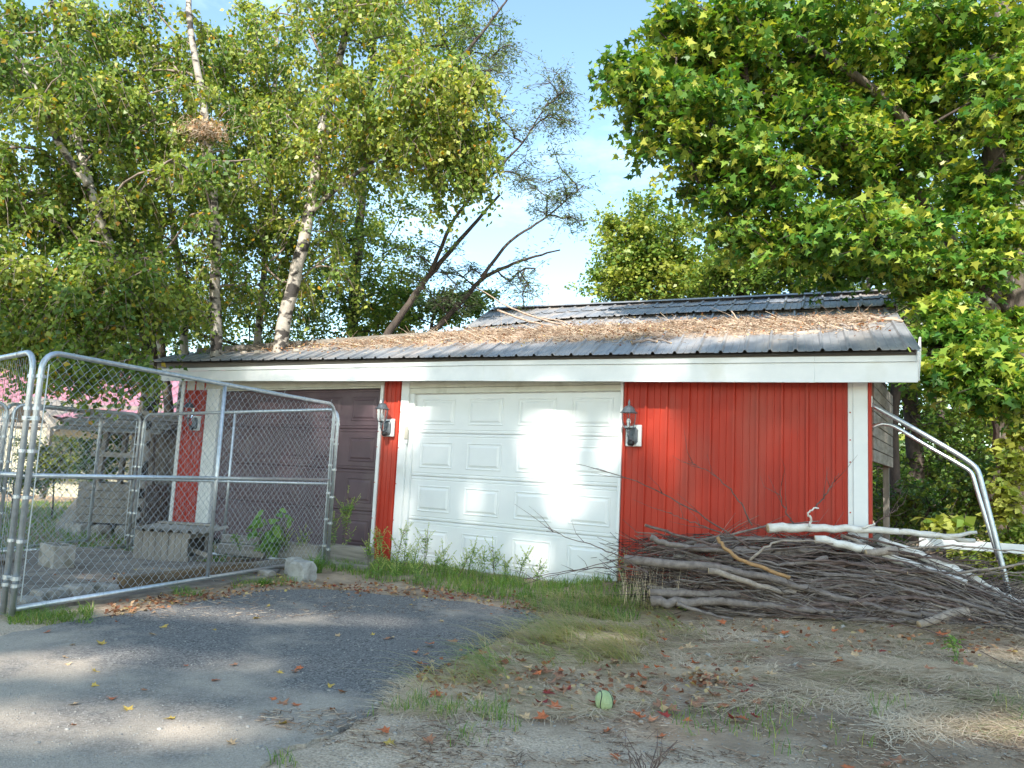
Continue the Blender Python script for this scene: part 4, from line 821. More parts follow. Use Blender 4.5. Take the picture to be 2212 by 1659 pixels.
# ================================================================== LEFT BACKGROUND
h0 = at(60, 985, 22)
HS = thing('house', 'beige house with a pink metal roof behind the kennel', 'house', h0*[1, 1, 0])
ux = np.array([math.cos(.30), math.sin(.30), 0]); vx = np.array([-ux[1], ux[0], 0]); zx = np.array([0, 0, 1.]); hb = h0*[1, 1, 0]
ez = at(60, 868, 22)[2]; rz_ = at(60, 772, 26)[2]; Lw, Rw = -6., 4.6
for k in range(int((ez+.2)/.19)): MB().box(hb+ux*((Lw+Rw)/2)+zx*(k*.19-.1), (Rw-Lw, .05, .186), ax=[ux, vx, zx]).build('siding_board', M['siding'], HS)
MB().box(hb+ux*((Lw+Rw)/2)+vx*2.5+zx*(ez/2), (Rw-Lw-.1, 4.9, ez), ax=[ux, vx, zx]).build('wall', M['siding'], HS)
n = 12
for k in range(n):
    a = Lw-.3+(Rw-Lw+.6)*k/n; b2 = Lw-.3+(Rw-Lw+.6)*(k+1)/n; mb = MB()
    P0 = hb+vx*(-.5)+zx*(ez-.05); P1 = hb+vx*3.2+zx*rz_
    row = []
    for (u, h) in ((a, 0), (a+.03, .05), (a+.08, .05), (a+.11, 0), (a+.45, 0), (a+.48, .03), (a+.5, 0), (b2, 0)): row.append((u, h))
    mb.grid([[P0+ux*u+zx*h for u, h in row], [P1+ux*u+zx*h for u, h in row]]); mb.build('roof_sheet', M['pink'], HS)
MB().box(hb+ux*((Lw+Rw)/2)-vx*.52+zx*(ez-.12), (Rw-Lw+.6, .04, .14), ax=[ux, vx, zx]).build('fascia', M['drip'], HS)
lz0 = at(215, 905, 19.5)[2]; lz1 = at(215, 868, 21)[2]; c0 = at(215, 905, 19.5)
mb = MB(); mb.grid([[np.array([c0[0], c0[1], lz0])+ux*u+zx*(.04*(i % 2)) for i, u in enumerate(np.linspace(-1.6, 1.6, 17))], [np.array([c0[0], c0[1], lz1])+vx*2+ux*u+zx*(.04*(i % 2)) for i, u in enumerate(np.linspace(-1.6, 1.6, 17))]]); mb.build('lean_to_roof', M['pink'], HS)
# porch gable
pg = at(28, 900, 20); PZ = at(28, 860, 20)[2]; ezp = at(28, 925, 20)[2]; wv = 1.05
PO = thing('porch_gable', 'small wooden porch gable on posts in front of the beige house', 'porch', pg*[1, 1, 0])
pk = np.array([at(62, 860, 20)[0], at(62, 860, 20)[1], 0]); 
for s in (-1, 1):
    beam(pk+zx*PZ, pk+ux*s*wv+zx*ezp, .12, .14, 'rake_beam', M['woodh'], PO, up=vx); beam(pk+ux*s*(wv-.25)+zx*(-.1), pk+ux*s*(wv-.25)+zx*(ezp+.12), .12, .12, 'post', M['wood'], PO, up=vx)
    for o in PO.children: pass
    mb = MB(); mb.add([pk+zx*(PZ+.08), pk+ux*s*(wv+.1)+zx*(ezp+.02), pk+ux*s*(wv+.1)+vx*1.6+zx*(ezp+.02), pk+vx*1.6+zx*(PZ+.08)], [(0, 1, 2, 3)]); mb.build('roof_slope', M['woodh'], PO)
beam(pk-ux*(wv-.2)+zx*(ezp+.1), pk+ux*(wv-.2)+zx*(ezp+.1), .1, .14, 'tie_beam', M['woodh'], PO, up=vx)
# beam() subtracts G offset only through parent; fine for any parent
# wishing well
wc = at(262, 1128, 12.4); wc[2] = float(gz(wc[0], wc[1]))-.02; bz = wc[2]
WW = thing('wishing_well', 'grey wooden wishing well with shingled roof and stone base', 'wishing well', wc)
yaw = .55; ux = np.array([math.cos(yaw), math.sin(yaw), 0]); vx = np.array([-ux[1], ux[0], 0])
hw = .52
for s in (-1, 1):
    for k in range(5): MB().box(wc+vx*s*hw*.8+zx*(.27+k*.125), (2*hw, .035, .118), ax=[ux, vx, zx], bev=.004).build('plank', M['wood'], WW); MB().box(wc+ux*s*hw+zx*(.27+k*.125), (.035, 1.6*hw-.04, .118), ax=[ux, vx, zx], bev=.004).build('plank', M['wood'], WW)
    for s2 in (-.55, .55):
        beam(wc+ux*s*.30+vx*s2*.7+zx*.05, wc+ux*s*.22+vx*s2*.55+zx*1.72, .07, .09, 'post', M['wood'], WW, up=vx)
beam(wc-ux*.34+zx*1.28, wc+ux*.34+zx*1.28, .08, .08, 'windlass', M['woodh'], WW)
beam(wc-ux*.40-vx*.38+zx*1.28, wc+ux*.40-vx*.38+zx*1.28, .05, .08, 'crossbar', M['woodh'], WW)
rzt, rze = 1.98, 1.62
for s in (-1, 1):
    for k in range(5):
        for j in range(9):
            f0, f1 = k/5, (k+1)/5+.03; y0 = s*.72*(1-f0); y1 = s*.72*(1-min(f1, 1)); z0 = rze+(rzt-rze)*f0+.012*(k % 2)+.01; z1 = rze+(rzt-rze)*min(f1, 1)+.0; x0 = -.86+j*.19+.09*(k % 2)-.04
            a = wc+vx*y0+ux*x0+zx*(z0+.012); b2 = wc+vx*y1+ux*x0+zx*z1; mb = MB(); P_ = [a, a+ux*.182, b2+ux*.182, b2]; mb.add(P_+[q-zx*.014 for q in P_], [(0, 1, 2, 3), (7, 6, 5, 4), (0, 4, 5, 1), (1, 5, 6, 2), (2, 6, 7, 3), (3, 7, 4, 0)]); mb.build('shingle', M['woodh'], WW)
for k in range(12):
    a = 2*math.pi*k/12; p = wc+ux*.66*math.cos(a)+vx*.6*math.sin(a)
    bm_ = rock(p, (.17, .15, .15), '', sd=40+k, m='concrete', nm='stone'); del bm_['label']; del bm_['category']; bm_.parent = WW; bm_.location = tuple(np.array(bm_.location)-wc)
# outhouse
oc = at(332, 1122, 13.0); oc[2] = float(gz(oc[0], oc[1]))-.05
OH = thing('wooden_shed', 'small dark weathered shed with a board door behind the garage corner', 'shed', oc); sh = 1.75
for k in range(6): MB().box(oc+ux*(-.37+k*.15)+zx*sh/2, (.143, .03, sh), ax=[ux, vx, zx]).build('plank', M['wood'], OH)
for k in range(6): MB().box(oc+ux*.46+vx*(.1+k*.15)+zx*sh/2, (.03, .143, sh), ax=[ux, vx, zx]).build('plank', M['wood'], OH); MB().box(oc-ux*.46+vx*(.1+k*.15)+zx*sh/2, (.03, .143, sh), ax=[ux, vx, zx]).build('plank', M['wood'], OH)
MB().box(oc-vx*.025+zx*(sh-.35), (.5, .025, .10), ax=[ux, vx, zx]).build('cross_board', M['woodh'], OH)
beam(oc-ux*.7-vx*.2+zx*(sh+.02), oc-ux*.7+vx*1.2+zx*(sh+.02), .02, .02, 'roof_edge', M['drip'], OH)
mb = MB(); q_ = [oc-ux*.65-vx*.25+zx*(sh+.12), oc+ux*.65-vx*.25+zx*(sh-.05), oc+ux*.65+vx*1.2+zx*(sh-.05), oc-ux*.65+vx*1.2+zx*(sh+.12)]; mb.add(q_+[q-zx*.05 for q in q_], [(0, 1, 2, 3), (7, 6, 5, 4), (0, 4, 5, 1), (1, 5, 6, 2), (2, 6, 7, 3), (3, 7, 4, 0)]); mb.build('roof', M['drip'], OH)
# stump
st = at(184, 1112, 12.6); st[2] = float(gz(st[0], st[1])); mb = MB()
n = 14; V = []
for k, (r_, h) in enumerate([(.42, -.05), (.34, .1), (.27, .25), (.23, .40), (.20, .48)]):
    for j in range(n): a = 2*math.pi*j/n; rr = r_*(1+.3*noise.noise(Vector((math.cos(a)*1.5, math.sin(a)*1.5, k*.3)))); V.append(st+[rr*math.cos(a), rr*math.sin(a), h+(.15*noise.noise(Vector((a*2, 3, 3))) if k == 4 else 0)])
mb.add(V, [(i*n+j, i*n+(j+1) % n, (i+1)*n+(j+1) % n, (i+1)*n+j) for i in range(4) for j in range(n)]+[tuple(range(4*n, 5*n))]); tag(mb.build('tree_stump', M['wood'], loc=st), 'grey weathered tree stump left of the wishing well', 'stump')

# ================================================================== TREES
def gpt(sx, sy, d): p = at(sx, sy, d); return np.array([p[0], p[1], 0.])
BG = 'birch trees behind the garage'
def birch(label, d, line, r0, r1, blobs, seed, bark='birch', size=.076, tint=(.45, .22), name='birch_tree', leaf='birchleaf', T=OVL, droop=.8, kind='birch', group=BG, extra=[]):
    pts = [at(x, y, dd) for x, y, dd in line]; b0 = pts[0].copy(); nxt = pts[1]; b0 = pts[0]*[1, 1, 0]-[0, 0, .3]
    trunks = [([b0]+pts, r0, r1)]+[([at(*q) for q in e[0]], e[1], e[2]) for e in extra]
    base = np.array([b0[0], b0[1], 0.])
    return tree(name, label, 'birch tree' if name == 'birch_tree' else 'tree', base, trunks, blobs, kind, bark, leaf, size, T, group, seed, droop, .45, tint)
birch('slim upright birch with dark mottled bark left of the leaning one', 12.5, [(468, 757, 12.0), (466, 560, 11.8), (462, 400, 11.6), (440, 230, 11.5), (415, 90, 11.5), (400, -60, 11.6)], .10, .035,
      [BL(400, 150, 12.6, 170, 150, 52, .50, 170), BL(420, 400, 12.3, 200, 130, 42, .48, 170), BL(480, 620, 12.6, 160, 90, 20, .45, 130)], 11, 'birchdim')
birch('thick leaning white birch rising from behind the roof', 12, [(600, 752, 12), (640, 590, 12), (668, 460, 12), (690, 300, 12.2), (730, 150, 12.4), (765, -40, 12.6)], .125, .05,
      [BL(760, 60, 12.3, 170, 120, 44, .5, 170), BL(900, 230, 11.6, 185, 130, 80, .48, 200), BL(990, 340, 11.4, 90, 110, 26, .42, 180), BL(700, 330, 12.2, 170, 170, 46, .5, 160), BL(640, 560, 12.7, 130, 110, 18, .45, 130)], 12, tint=(.55, .2),
      extra=[([(700, 300, 12.2), (790, 210, 11.9), (880, 160, 11.7)], .05, .02), ([(668, 460, 12), (760, 380, 11.8), (880, 300, 11.5)], .045, .02)])
birch('pale forked birch at the upper left', 11.5, [(330, 770, 11.2), (250, 560, 10.9), (200, 430, 10.7), (165, 290, 11.0), (130, 130, 11.2), (105, -40, 10.6)], .085, .035,
      [BL(70, 170, 10.0, 150, 130, 22, .45, 150), BL(440, 330, 10.9, 110, 170, 18, .4, 120), BL(90, 120, 11.5, 190, 150, 60, .5, 180), BL(230, 260, 11.3, 150, 130, 40, .48, 170), BL(60, 420, 11, 170, 130, 50, .48, 170), BL(240, 480, 11.2, 150, 110, 34, .46, 160)], 13, tint=(.36, .18), extra=[([(190, 400, 10.6), (120, 300, 10.4), (70, 180, 10.3), (20, 90, 10.3)], .05, .03)])
birch('thin birch between the dark cluster and the mottled trunk', 13.5, [(402, 760, 13.5), (388, 600, 13.5), (372, 480, 13.5), (350, 300, 13.5), (330, 80, 13.6)], .09, .03,
      [BL(330, 330, 13.5, 170, 170, 40, .5, 170), BL(560, 300, 13.8, 180, 200, 56, .5, 170)], 14)
birch('dark stemmed birch low at the left over the pink roof', 10.5, [(366, 880, 14.2), (345, 720, 14.0), (300, 560, 13), (220, 400, 12)], .10, .04,
      [BL(110, 620, 10.3, 180, 110, 60, .46, 180), BL(210, 780, 9.9, 130, 65, 24, .36, 150), BL(300, 640, 10.6, 120, 110, 30, .45, 150), BL(60, 730, 10.4, 130, 60, 22, .4, 150), BL(-60, 500, 10.6, 160, 200, 30, .5, 150)], 15, 'bark', tint=(.42, .2))
birch('thin pale birch right of the mottled trunk', 14, [(555, 745, 14), (566, 640, 14), (575, 520, 14), (590, 300, 14), (600, 60, 14)], .08, .03,
      [BL(590, 500, 14, 120, 150, 26, .5, 150), BL(600, 150, 14, 150, 170, 44, .5, 170)], 16)
birch('dark bushy tree behind the left end of the roof', 16, [(330, 800, 16), (335, 640, 16), (345, 450, 16)], .22, .1, [BL(320, 640, 15.5, 170, 130, 50, .6, 170), BL(600, 700, 16, 260, 80, 52, .6, 160), BL(120, 700, 16.5, 250, 120, 50, .6, 150)], 17, 'darkbark', tint=(.48, .2), name='broadleaf_tree', kind='oak', droop=.4, size=.075)
birch('tall dark trunked tree behind the middle birches', 16, [(760, 740, 16), (770, 560, 16), (790, 340, 16), (810, 60, 16)], .14, .06, [BL(820, 520, 15.6, 140, 150, 46, .55, 170), BL(780, 640, 15.6, 180, 90, 32, .5, 160), BL(930, 60, 15.5, 170, 90, 46, .5, 170)], 18, 'darkbark', name='broadleaf_tree', size=.07, tint=(.42, .18), kind='oak', droop=.5)
# willow leaning right
wt = [at(x, y, 12.5) for x, y in ((820, 745), (880, 660), (930, 590), (1010, 500), (1080, 420))]; wt2 = [at(x, y, 12.8) for x, y in ((900, 750), (980, 672), (1040, 600), (1130, 560), (1210, 540))]
wb1 = [at(x, y, 12.4) for x, y in ((930, 590), (980, 470), (1060, 380), (1130, 310), (1190, 210))]; wb2 = [at(x, y, 12.2) for x, y in ((1040, 600), (1100, 520), (1180, 470), (1262, 400))]; wb3 = [at(x, y, 13) for x, y in ((850, 340), (960, 170), (1050, 60), (1110, -20))]
wbb = wt[0].copy(); wbb[2] = 0
tree('willow_tree', 'sparse willow with dark arching limbs leaning right against the sky', 'willow tree', wbb, [([wbb]+wt, .08, .02), ([wt2[0]*[1, 1, 0]]+wt2, .07, .012), (wb1, .035, .008), (wb2, .03, .008), (wb3, .05, .012)],
     [BL(1190, 240, 12.4, 45, 110, 16, .40, 110), BL(1210, 430, 12.2, 55, 70, 15, .38, 110), BL(1120, 600, 12.6, 60, 70, 10, .38, 80), BL(1060, 120, 12.9, 70, 130, 18, .42, 110), BL(960, 610, 12.8, 110, 90, 20, .4, 90), BL(1100, 330, 12.4, 60, 90, 12, .4, 100)], 'oak', 'darkbark', 'willowleaf', .075, NAR, None, 21, .1, .2, (.4, .2))
tree('young_tree', 'leafy green shrub tree just behind the left roof litter', 'tree', at(930, 690, 14.5)*[1, 1, 0], [([at(930, 760, 14.5)*[1, 1, 0], at(930, 700, 14.5), at(960, 620, 14.5)], .05, .02)],
     [BL(960, 660, 14.5, 110, 50, 24, .4, 130), BL(830, 700, 14.5, 110, 40, 18, .4, 130)], 'oak', 'darkbark', 'bushleaf', .085, OVL, None, 22, .4, .5, (.5, .2))
# far trees behind the roof on the right
tree('maple_tree', 'round crowned small maple beyond the roof ridge against the sky', 'tree', at(1400, 640, 20)*[1, 1, 0], [([at(1400, 640, 20)*[1, 1, 0], at(1400, 620, 20), at(1405, 480, 20)], .14, .05)],
     [BL(1400, 520, 20, 90, 95, 60, .62, 190), BL(1350, 600, 20, 70, 60, 34, .6, 190), BL(1450, 610, 20, 90, 50, 34, .6, 190)], 'oak', 'darkbark', 'bushleaf', .11, OVL, 'maples beyond the roof', 31, .5, .5, (.72, .22))
tree('maple_tree', 'second small tree beyond the roof with grey bare twigs', 'tree', at(1600, 640, 18)*[1, 1, 0], [([at(1600, 640, 18)*[1, 1, 0], at(1600, 620, 18), at(1605, 540, 18)], .12, .05)],
     [BL(1580, 585, 18, 110, 60, 46, .55, 170), BL(1700, 590, 17.5, 130, 60, 46, .55, 170), BL(1640, 520, 18.5, 90, 60, 26, .55, 170)], 'oak', 'darkbark', 'bushleaf', .10, OVL, 'maples beyond the roof', 32, .5, .5, (.5, .2))
# big maple
mt1 = [at(2165, 1180, 10.0)*[1, 1, 0], at(2190, 1000, 9.9), at(2175, 840, 9.9), at(2135, 600, 9.8), at(2150, 400, 9.8), at(2165, 150, 9.8), at(2170, -80, 9.8)]
mt2 = [at(2230, 1180, 9.6)*[1, 1, 0], at(2225, 900, 9.6), at(2195, 560, 9.6), at(2230, 350, 9.5), at(2260, 100, 9.4)]
ml1 = [at(2135, 640, 9.8), at(1960, 390, 9.6), at(1880, 350, 9.4), at(1820, 300, 9.2), at(1700, 230, 9)]; ml2 = [at(2150, 480, 9.8), at(1900, 200, 9.4), at(1700, 60, 9.2)]; ml3 = [at(2120, 640, 9.7), at(1950, 540, 9.4), at(1750, 500, 9.1)]
def shell(sx, sy, d, rx, ry, n, cs=.40, nl=125): return BL(sx, sy, d, rx, ry, n, cs, nl)
tree('maple_tree', 'huge green maple overhanging the right end of the garage', 'maple tree', mt1[0], [(mt1, .26, .12), (mt2, .24, .12), (ml1, .075, .03), (ml2, .08, .03), (ml3, .06, .025)],
     [shell(1380, 180, 8.9, 78, 75, 16), shell(1500, 90, 9.2, 110, 100, 30), shell(1480, 260, 9, 110, 85, 32), shell(1600, 380, 9, 110, 90, 30), shell(1590, 200, 9.6, 130, 140, 36),
      shell(1720, 90, 9.6, 180, 140, 60), shell(1740, 300, 9.6, 150, 130, 46), shell(1680, 500, 8.9, 130, 60, 30), shell(1850, 520, 8.8, 150, 80, 36), shell(1900, 130, 9.8, 170, 150, 54), shell(1920, 330, 9.6, 140, 100, 34),
      shell(2090, 120, 9.4, 150, 160, 50), shell(2030, 590, 8.6, 110, 45, 22), shell(2080, 760, 7.6, 90, 80, 30, .32), shell(2040, 690, 7.9, 40, 60, 12, .3), shell(2170, 830, 7.2, 60, 60, 16, .3), shell(2190, 230, 8.2, 60, 130, 16), shell(2150, 520, 8.4, 65, 60, 14), shell(2120, 400, 8.6, 60, 50, 10), shell(2175, 690, 8.2, 40, 40, 6, .3), shell(2060, 250, 10.6, 160, 160, 34), shell(2300, 200, 9, 120, 180, 16)],
     'maple', 'bark', 'mapleleaf', .098, MAP, None, 41, .55, .62, (.52, .28), limb='darkbark', singles=300)
# woods behind to the right
for i, (sx, d, r_, lab) in enumerate([(1935, 14.5, .12, 'dark forked trunk in the shade behind the silver tubes'), (1975, 15.5, .19, 'thick dark tree between the plank wall and the silver tubes'), (2030, 17, .1, 'slim dark tree behind the bend of the silver tubes'), (1900, 19, .1, 'dim thin tree nearest to the plank wall')]):
    b0 = at(sx, 1040, d)*[1, 1, 0]; tp = [b0, at(sx+rnd(-14, 14), 900, d), at(sx+rnd(-30, 30), 700, d), at(sx+rnd(-30, 30), 480, d)]
    tree('woodland_tree', lab, 'tree', b0, [(tp, r_, r_*.5), ([tp[1], at(sx-45, 760, d), at(sx-60, 600, d)], r_*.5, .03)], [BL(sx, 700, d, 150, 130, 34, .6, 90), BL(sx+90, 860, d, 130, 70, 16, .5, 80), BL(sx, 500, d, 160, 100, 22, .6, 90)], 'oak', 'darkbark', 'bushleaf', .11, OVL, 'trees in the wood behind the garage', 60+i, .4, .5, (.35, .2))
def bush(label, pts, size, leaf, seed, T=OVL, tint=(.5, .2), group=None, name='bush', cs=.25, nl=90, cat='bush'):
    c = pts[0]; b0 = at(c[0], c[1]+c[4], c[2]); b0[2] = gz(b0[0], b0[1])
    return tree(name, label, cat, b0, [([b0, b0+[0, 0, .2], at(c[0], c[1], c[2])], .02, .01)], [(np.maximum(at(q[0], q[1], q[2]), [-99, -99, .25]), (q[3]*q[2]/FS, q[4]*q[2]/FS), q[5], cs, nl) for q in pts], 'oak', 'darkbark', leaf, size, T, group, seed, .4, .5, tint)
bush('sunny yellow green bush in front of the beige house', [(120, 985, 14.5, 65, 60, 40)], .06, 'bushleaf', 71, tint=(.85, .2))
bush('dark green bush behind the rear kennel panel', [(222, 985, 13.6, 50, 70, 34)], .055, 'bushleaf', 72, tint=(.1, .1))
bush('low bright hedge at the left edge', [(30, 1040, 14, 70, 30, 26)], .05, 'bushleaf', 73, tint=(.4, .15))
bush('dense low thicket under the trees right of the garage', [(2000, 1110, 12, 130, 55, 50), (2130, 1060, 11, 70, 70, 26)], .07, 'bushleaf', 74, tint=(.3, .2), cs=.35)
bush('yellow green weeds behind the right end of the pile', [(2120, 1215, 7.9, 90, 30, 56), (2190, 1160, 7.7, 40, 40, 20)], .055, 'bushleaf', 75, tint=(.75, .15), cs=.16, nl=90)
bush('creeper with pale rounded leaves on the maple trunk', [(2185, 1000, 8.9, 25, 60, 18), (2170, 1090, 8.7, 22, 50, 12), (2205, 930, 8.9, 18, 40, 8)], .10, 'bushleaf', 76, tint=(.95, .1), cs=.16, nl=28, name='creeper', cat='creeper')
bush('sapling with large heart shaped leaves behind the birch logs', [(2040, 1130, 7.4, 36, 22, 6)], .13, 'bushleaf', 77, tint=(.8, .12), cs=.10, nl=14, name='sapling', cat='sapling')
bush('shade filled undergrowth at the edge of the wood', [(1960, 1040, 16, 150, 70, 60), (2150, 960, 15, 120, 120, 50)], .09, 'bushleaf', 78, tint=(.4, .25), cs=.5)
# far wood
V = []
rg = np.random.default_rng(99); th = rg.uniform(-1.35, 1.0, 70000); rr = rg.uniform(30, 42, len(th)); zt_ = rg.uniform(0, 1, len(th))**.8*(5.5+1.8*np.sin(th*9)+1.2*np.sin(th*23+1)); zt_ = np.where((th > -.56) & (th < -.36), zt_*.33, zt_)
P = np.stack([CAM[0]+np.sin(th)*rr, CAM[1]+np.cos(th)*rr, zt_], 1); LV = leaf_verts(P, .34*rg.uniform(.6, 1.3, len(P)), OVL[0], .3, .4, rg)
o = np_mesh('far_woods', LV, OVL[1], M['bushleaf'], np.clip(rg.normal(.4, .2, len(P))+.15*np.sin(th*30), 0, 1), None, 'stuff'); tag(o, 'distant wood closing the view behind the garage', 'woods')

# ================================================================== SHADE TREES BEHIND THE VIEWER
def lit(P):
    """True where a leaf would be missing: the gaps that let sun through to the ground, wall and roof"""
    D = -SUNV; keep_out = np.zeros(len(P), bool)
    t = (P[:, 2]-.0)/SUNV[2]; g_ = P-SUNV*t[:, None]
    for (cx, cy, a, b2, rot) in GAPS_G:
        dx, dy = g_[:, 0]-cx, g_[:, 1]-cy; u = dx*math.cos(rot)+dy*math.sin(rot); v = -dx*math.sin(rot)+dy*math.cos(rot); keep_out |= ((u/a)**2+(v/b2)**2 < 1)
    t = (P[:, 1]-0.)/SUNV[1]; w_ = P-SUNV*t[:, None]
    for (cx, cz, a, b2) in GAPS_W: keep_out |= (((w_[:, 0]-cx)/a)**2+((w_[:, 2]-cz)/b2)**2 < 1)
    t = (P[:, 2]-2.8)/SUNV[2]; r_ = P-SUNV*t[:, None]
    for (cx, cy, a, b2) in GAPS_R: keep_out |= (((r_[:, 0]-cx)/a)**2+((r_[:, 1]-cy)/b2)**2 < 1)
    return ~keep_out
def gg(sx, sy, a, b2, rot=None): p = onG(sx, sy); return (p[0], p[1], a, b2, math.atan2(RI[1], RI[0]) if rot is None else rot)
def gw(sx, sy, a, b2): p = onY(sx, sy, 0.); return (p[0], p[2], a, b2)
GAPS_G = [(-8.5, 1.5, 2.2, 1.6, 0), gg(560, 1330, 1.5, .30), gg(430, 1425, 1.0, .18), gg(40, 1440, .6, .22), gg(1000, 1312, .4, .14), gg(1280, 1380, .42, .28), gg(250, 1255, .5, .12), gg(150, 1560, 1.0, .28), gg(1500, 1560, .6, .14), gg(2100, 1560, .5, .16), gg(1700, 1400, .5, .10), gg(2150, 1400, .4, .2), gg(2000, 1240, .8, .35), gg(900, 1390, .5, .10)]
GAPS_W = [gw(1180, 960, .42, .40), gw(1215, 1060, .26, .34), gw(1320, 960, .18, .30), gw(1290, 1085, .22, .12), gw(1020, 1080, .14, .22), gw(1150, 1190, .3, .12), gw(1440, 990, .13, .3), gw(1420, 840, .3, .1), gw(1200, 800, .55, .06), gw(980, 800, .3, .06)]
GAPS_R = [(1.2, 1.55, 2.3, .85), (-.4, 2.6, 1.5, 1.0), (-1.6, 1.2, .5, .5), (2.9, .9, .6, .4)]
for i, (cx, cy, hz, lab) in enumerate([(6.5, -16.5, 11.5, 'tall shade maple standing behind the viewer'), (1.0, -17.5, 12., 'broad shade maple left behind the viewer'), (11.5, -15.5, 11., 'shade maple right behind the viewer'), (-4.5, -16.5, 11.5, 'shade maple far left behind the viewer')]):
    b0 = np.array([cx, cy, 0.])
    tree('shade_maple', lab, 'maple tree', b0, [([b0, b0+[.1, 0, 4], b0+[0, .2, 8], b0+[.1, 0, hz+2]], .3, .1)], [(b0+[0, 0, hz], (3.9, 4.8), 330, .8, 230)], 'oak', 'bark', 'mapleleaf', .17, MAP, 'shade maples behind the viewer', 80+i, .4, .6, (.5, .2), keep=lit)

# ================================================================== GROUND COVER
def blades(name, P, L, w, lean, tint, m, label, cat, az=None, rg=rng, segsn=3, hz=1.):
    N = len(P); az = rg.uniform(0, 2*np.pi, N) if az is None else az
    d = np.stack([np.cos(az), np.sin(az), np.zeros(N)], 1); s = np.stack([-np.sin(az), np.cos(az), np.zeros(N)], 1); L = np.broadcast_to(L, N); w = np.broadcast_to(w, N); lean = np.broadcast_to(lean, N)
    V = []
    for t in (0, .4, .75, 1.):
        c = P+d*(L*lean*t**1.6)[:, None]; c[:, 2] += hz*L*t*(1-.55*lean*t); ww = w*(1-t)**.6*.5+.0004
        V += [c-s*ww[:, None], c+s*ww[:, None]]
    V = np.stack(V, 1); o = np_mesh(name, V, [(0, 1, 3, 2), (2, 3, 5, 4), (4, 5, 7, 6)], m, tint, None, 'stuff'); return tag(o, label, cat)
def scatter_s(n, boxes, rg=rng):
    """boxes: (sx0,sx1,sy0,sy1,weight)"""
    w = np.array([b2[4] for b2 in boxes], float); w /= w.sum(); out = []
    for b2, k in zip(boxes, rg.multinomial(n, w)):
        d = FW+RI*((rg.uniform(b2[0], b2[1], k)-1106)/FS)[:, None]-UP*((rg.uniform(b2[2], b2[3], k)-829.5)/FS)[:, None]; t = -CAM[2]/d[:, 2]
        for _ in range(12):
            p = CAM+d*t[:, None]; t = .5*t+.5*(gz(p[:, 0], p[:, 1])-CAM[2])/d[:, 2]
        out.append(CAM+d*t[:, None])
    P = np.concatenate(out); P[:, 2] = [gzn(x, y) for x, y in P[:, :2]]; return P
def clumpy(P, thr, s=2.2, k=0.): return P[np.array([noise.fractal(Vector((x*s, y*s, k)), .8, 2., 4) > thr for x, y in P[:, :2]])]
# strip of grass in front of the doors (laid out on the ground itself)
N = 9000; a = rng.uniform(0, 1, N); e0 = np.array([-1.9, -.45]); P = np.stack([rng.uniform(-1.75, 2.2, N), rng.uniform(-1.75, -.12, N), np.zeros(N)], 1)
edge = np.interp(P[:, 0], [-1.8, -.9, 0, .8, 1.4, 2.2], [-1.25, -1.45, -1.45, -1.6, -1.75, -1.75]); P = P[P[:, 1] > edge+rng.normal(0, .06, len(P))]; P = P[~inside(P, dps)]
P = clumpy(P, -.25, 3.); P[:, 2] = [gzn(x, y) for x, y in P[:, :2]]
blades('grass', P, rng.uniform(.05, .17, len(P)), .006, rng.uniform(.3, 1.1, len(P)), np.clip(rng.normal(.38, .22, len(P)), 0, 1), M['grass'], 'green grass growing along the foot of the white door', 'grass')
P = scatter_s(5000, [(1180, 1400, 1290, 1400, 3), (1380, 1520, 1310, 1380, .7), (1060, 1330, 1330, 1440, 3), (1300, 1420, 1380, 1440, .6), (880, 1100, 1400, 1490, 1.4)]); P = P[~inside(P, dps)]; P = clumpy(P+rng.normal(0, .06, P.shape)*[1, 1, 0], -.05, 3.2, 4.)
blades('grass', P, rng.uniform(.14, .38, len(P)), .005, rng.uniform(.8, 1.3, len(P)), np.clip(np.array([.72+.5*noise.noise(Vector((x*2.4, y*2.4, 2.))) for x, y in P[:, :2]])+.12+rng.normal(0, .2, len(P)), 0, 1), M['grass'], 'long bent green and yellow grass at the left foot of the brush pile', 'grass', az=rng.normal(-2.5, .7, len(P)), hz=.55)
P = scatter_s(40000, [(1000, 2230, 1340, 1470, 6), (1300, 2230, 1440, 1530, 1.3), (840, 1300, 1470, 1545, 1.5), (1900, 2230, 1500, 1600, .4)]); P = P[~inside(P, dps)]; P = clumpy(P, -.26, 2.6, 9.)
blades('dry_grass', P+[0, 0, .004], rng.uniform(.05, .17, len(P)), .0045, rng.uniform(1.1, 1.6, len(P)), np.clip(np.array([.62+.45*noise.noise(Vector((x*2., y*2., 8.))) for x, y in P[:, :2]])+rng.normal(0, .24, len(P)), 0, 1), M['straw'], 'flattened straw coloured grass in front of the brush pile', 'dry grass', az=np.array([-2.7+2.6*noise.noise(Vector((x*1.3, y*1.3, 4.))) for x, y in P[:, :2]])+rng.normal(0, .85, len(P))+np.pi*(rng.uniform(size=len(P)) < .3), hz=.18)
P = scatter_s(3500, [(560, 1400, 1560, 1659, 2), (1300, 2212, 1500, 1659, 3), (780, 1100, 1500, 1560, 2), (600, 800, 1580, 1659, .6)]); P = clumpy(P, .22, 1.7, 2.); P = P[~inside(P, dps)]
blades('grass_tufts', P, rng.uniform(.03, .10, len(P)), .0035, rng.uniform(.2, 1., len(P)), np.clip(rng.normal(.45, .3, len(P)), 0, 1), M['grass'], 'sparse small green tufts on the bare sandy ground', 'grass')
P = scatter_s(1500, [(20, 200, 1322, 1352, 5), (370, 440, 1275, 1290, .6), (500, 640, 1245, 1270, 2)]); P = clumpy(P, -.2, 4., 7.)
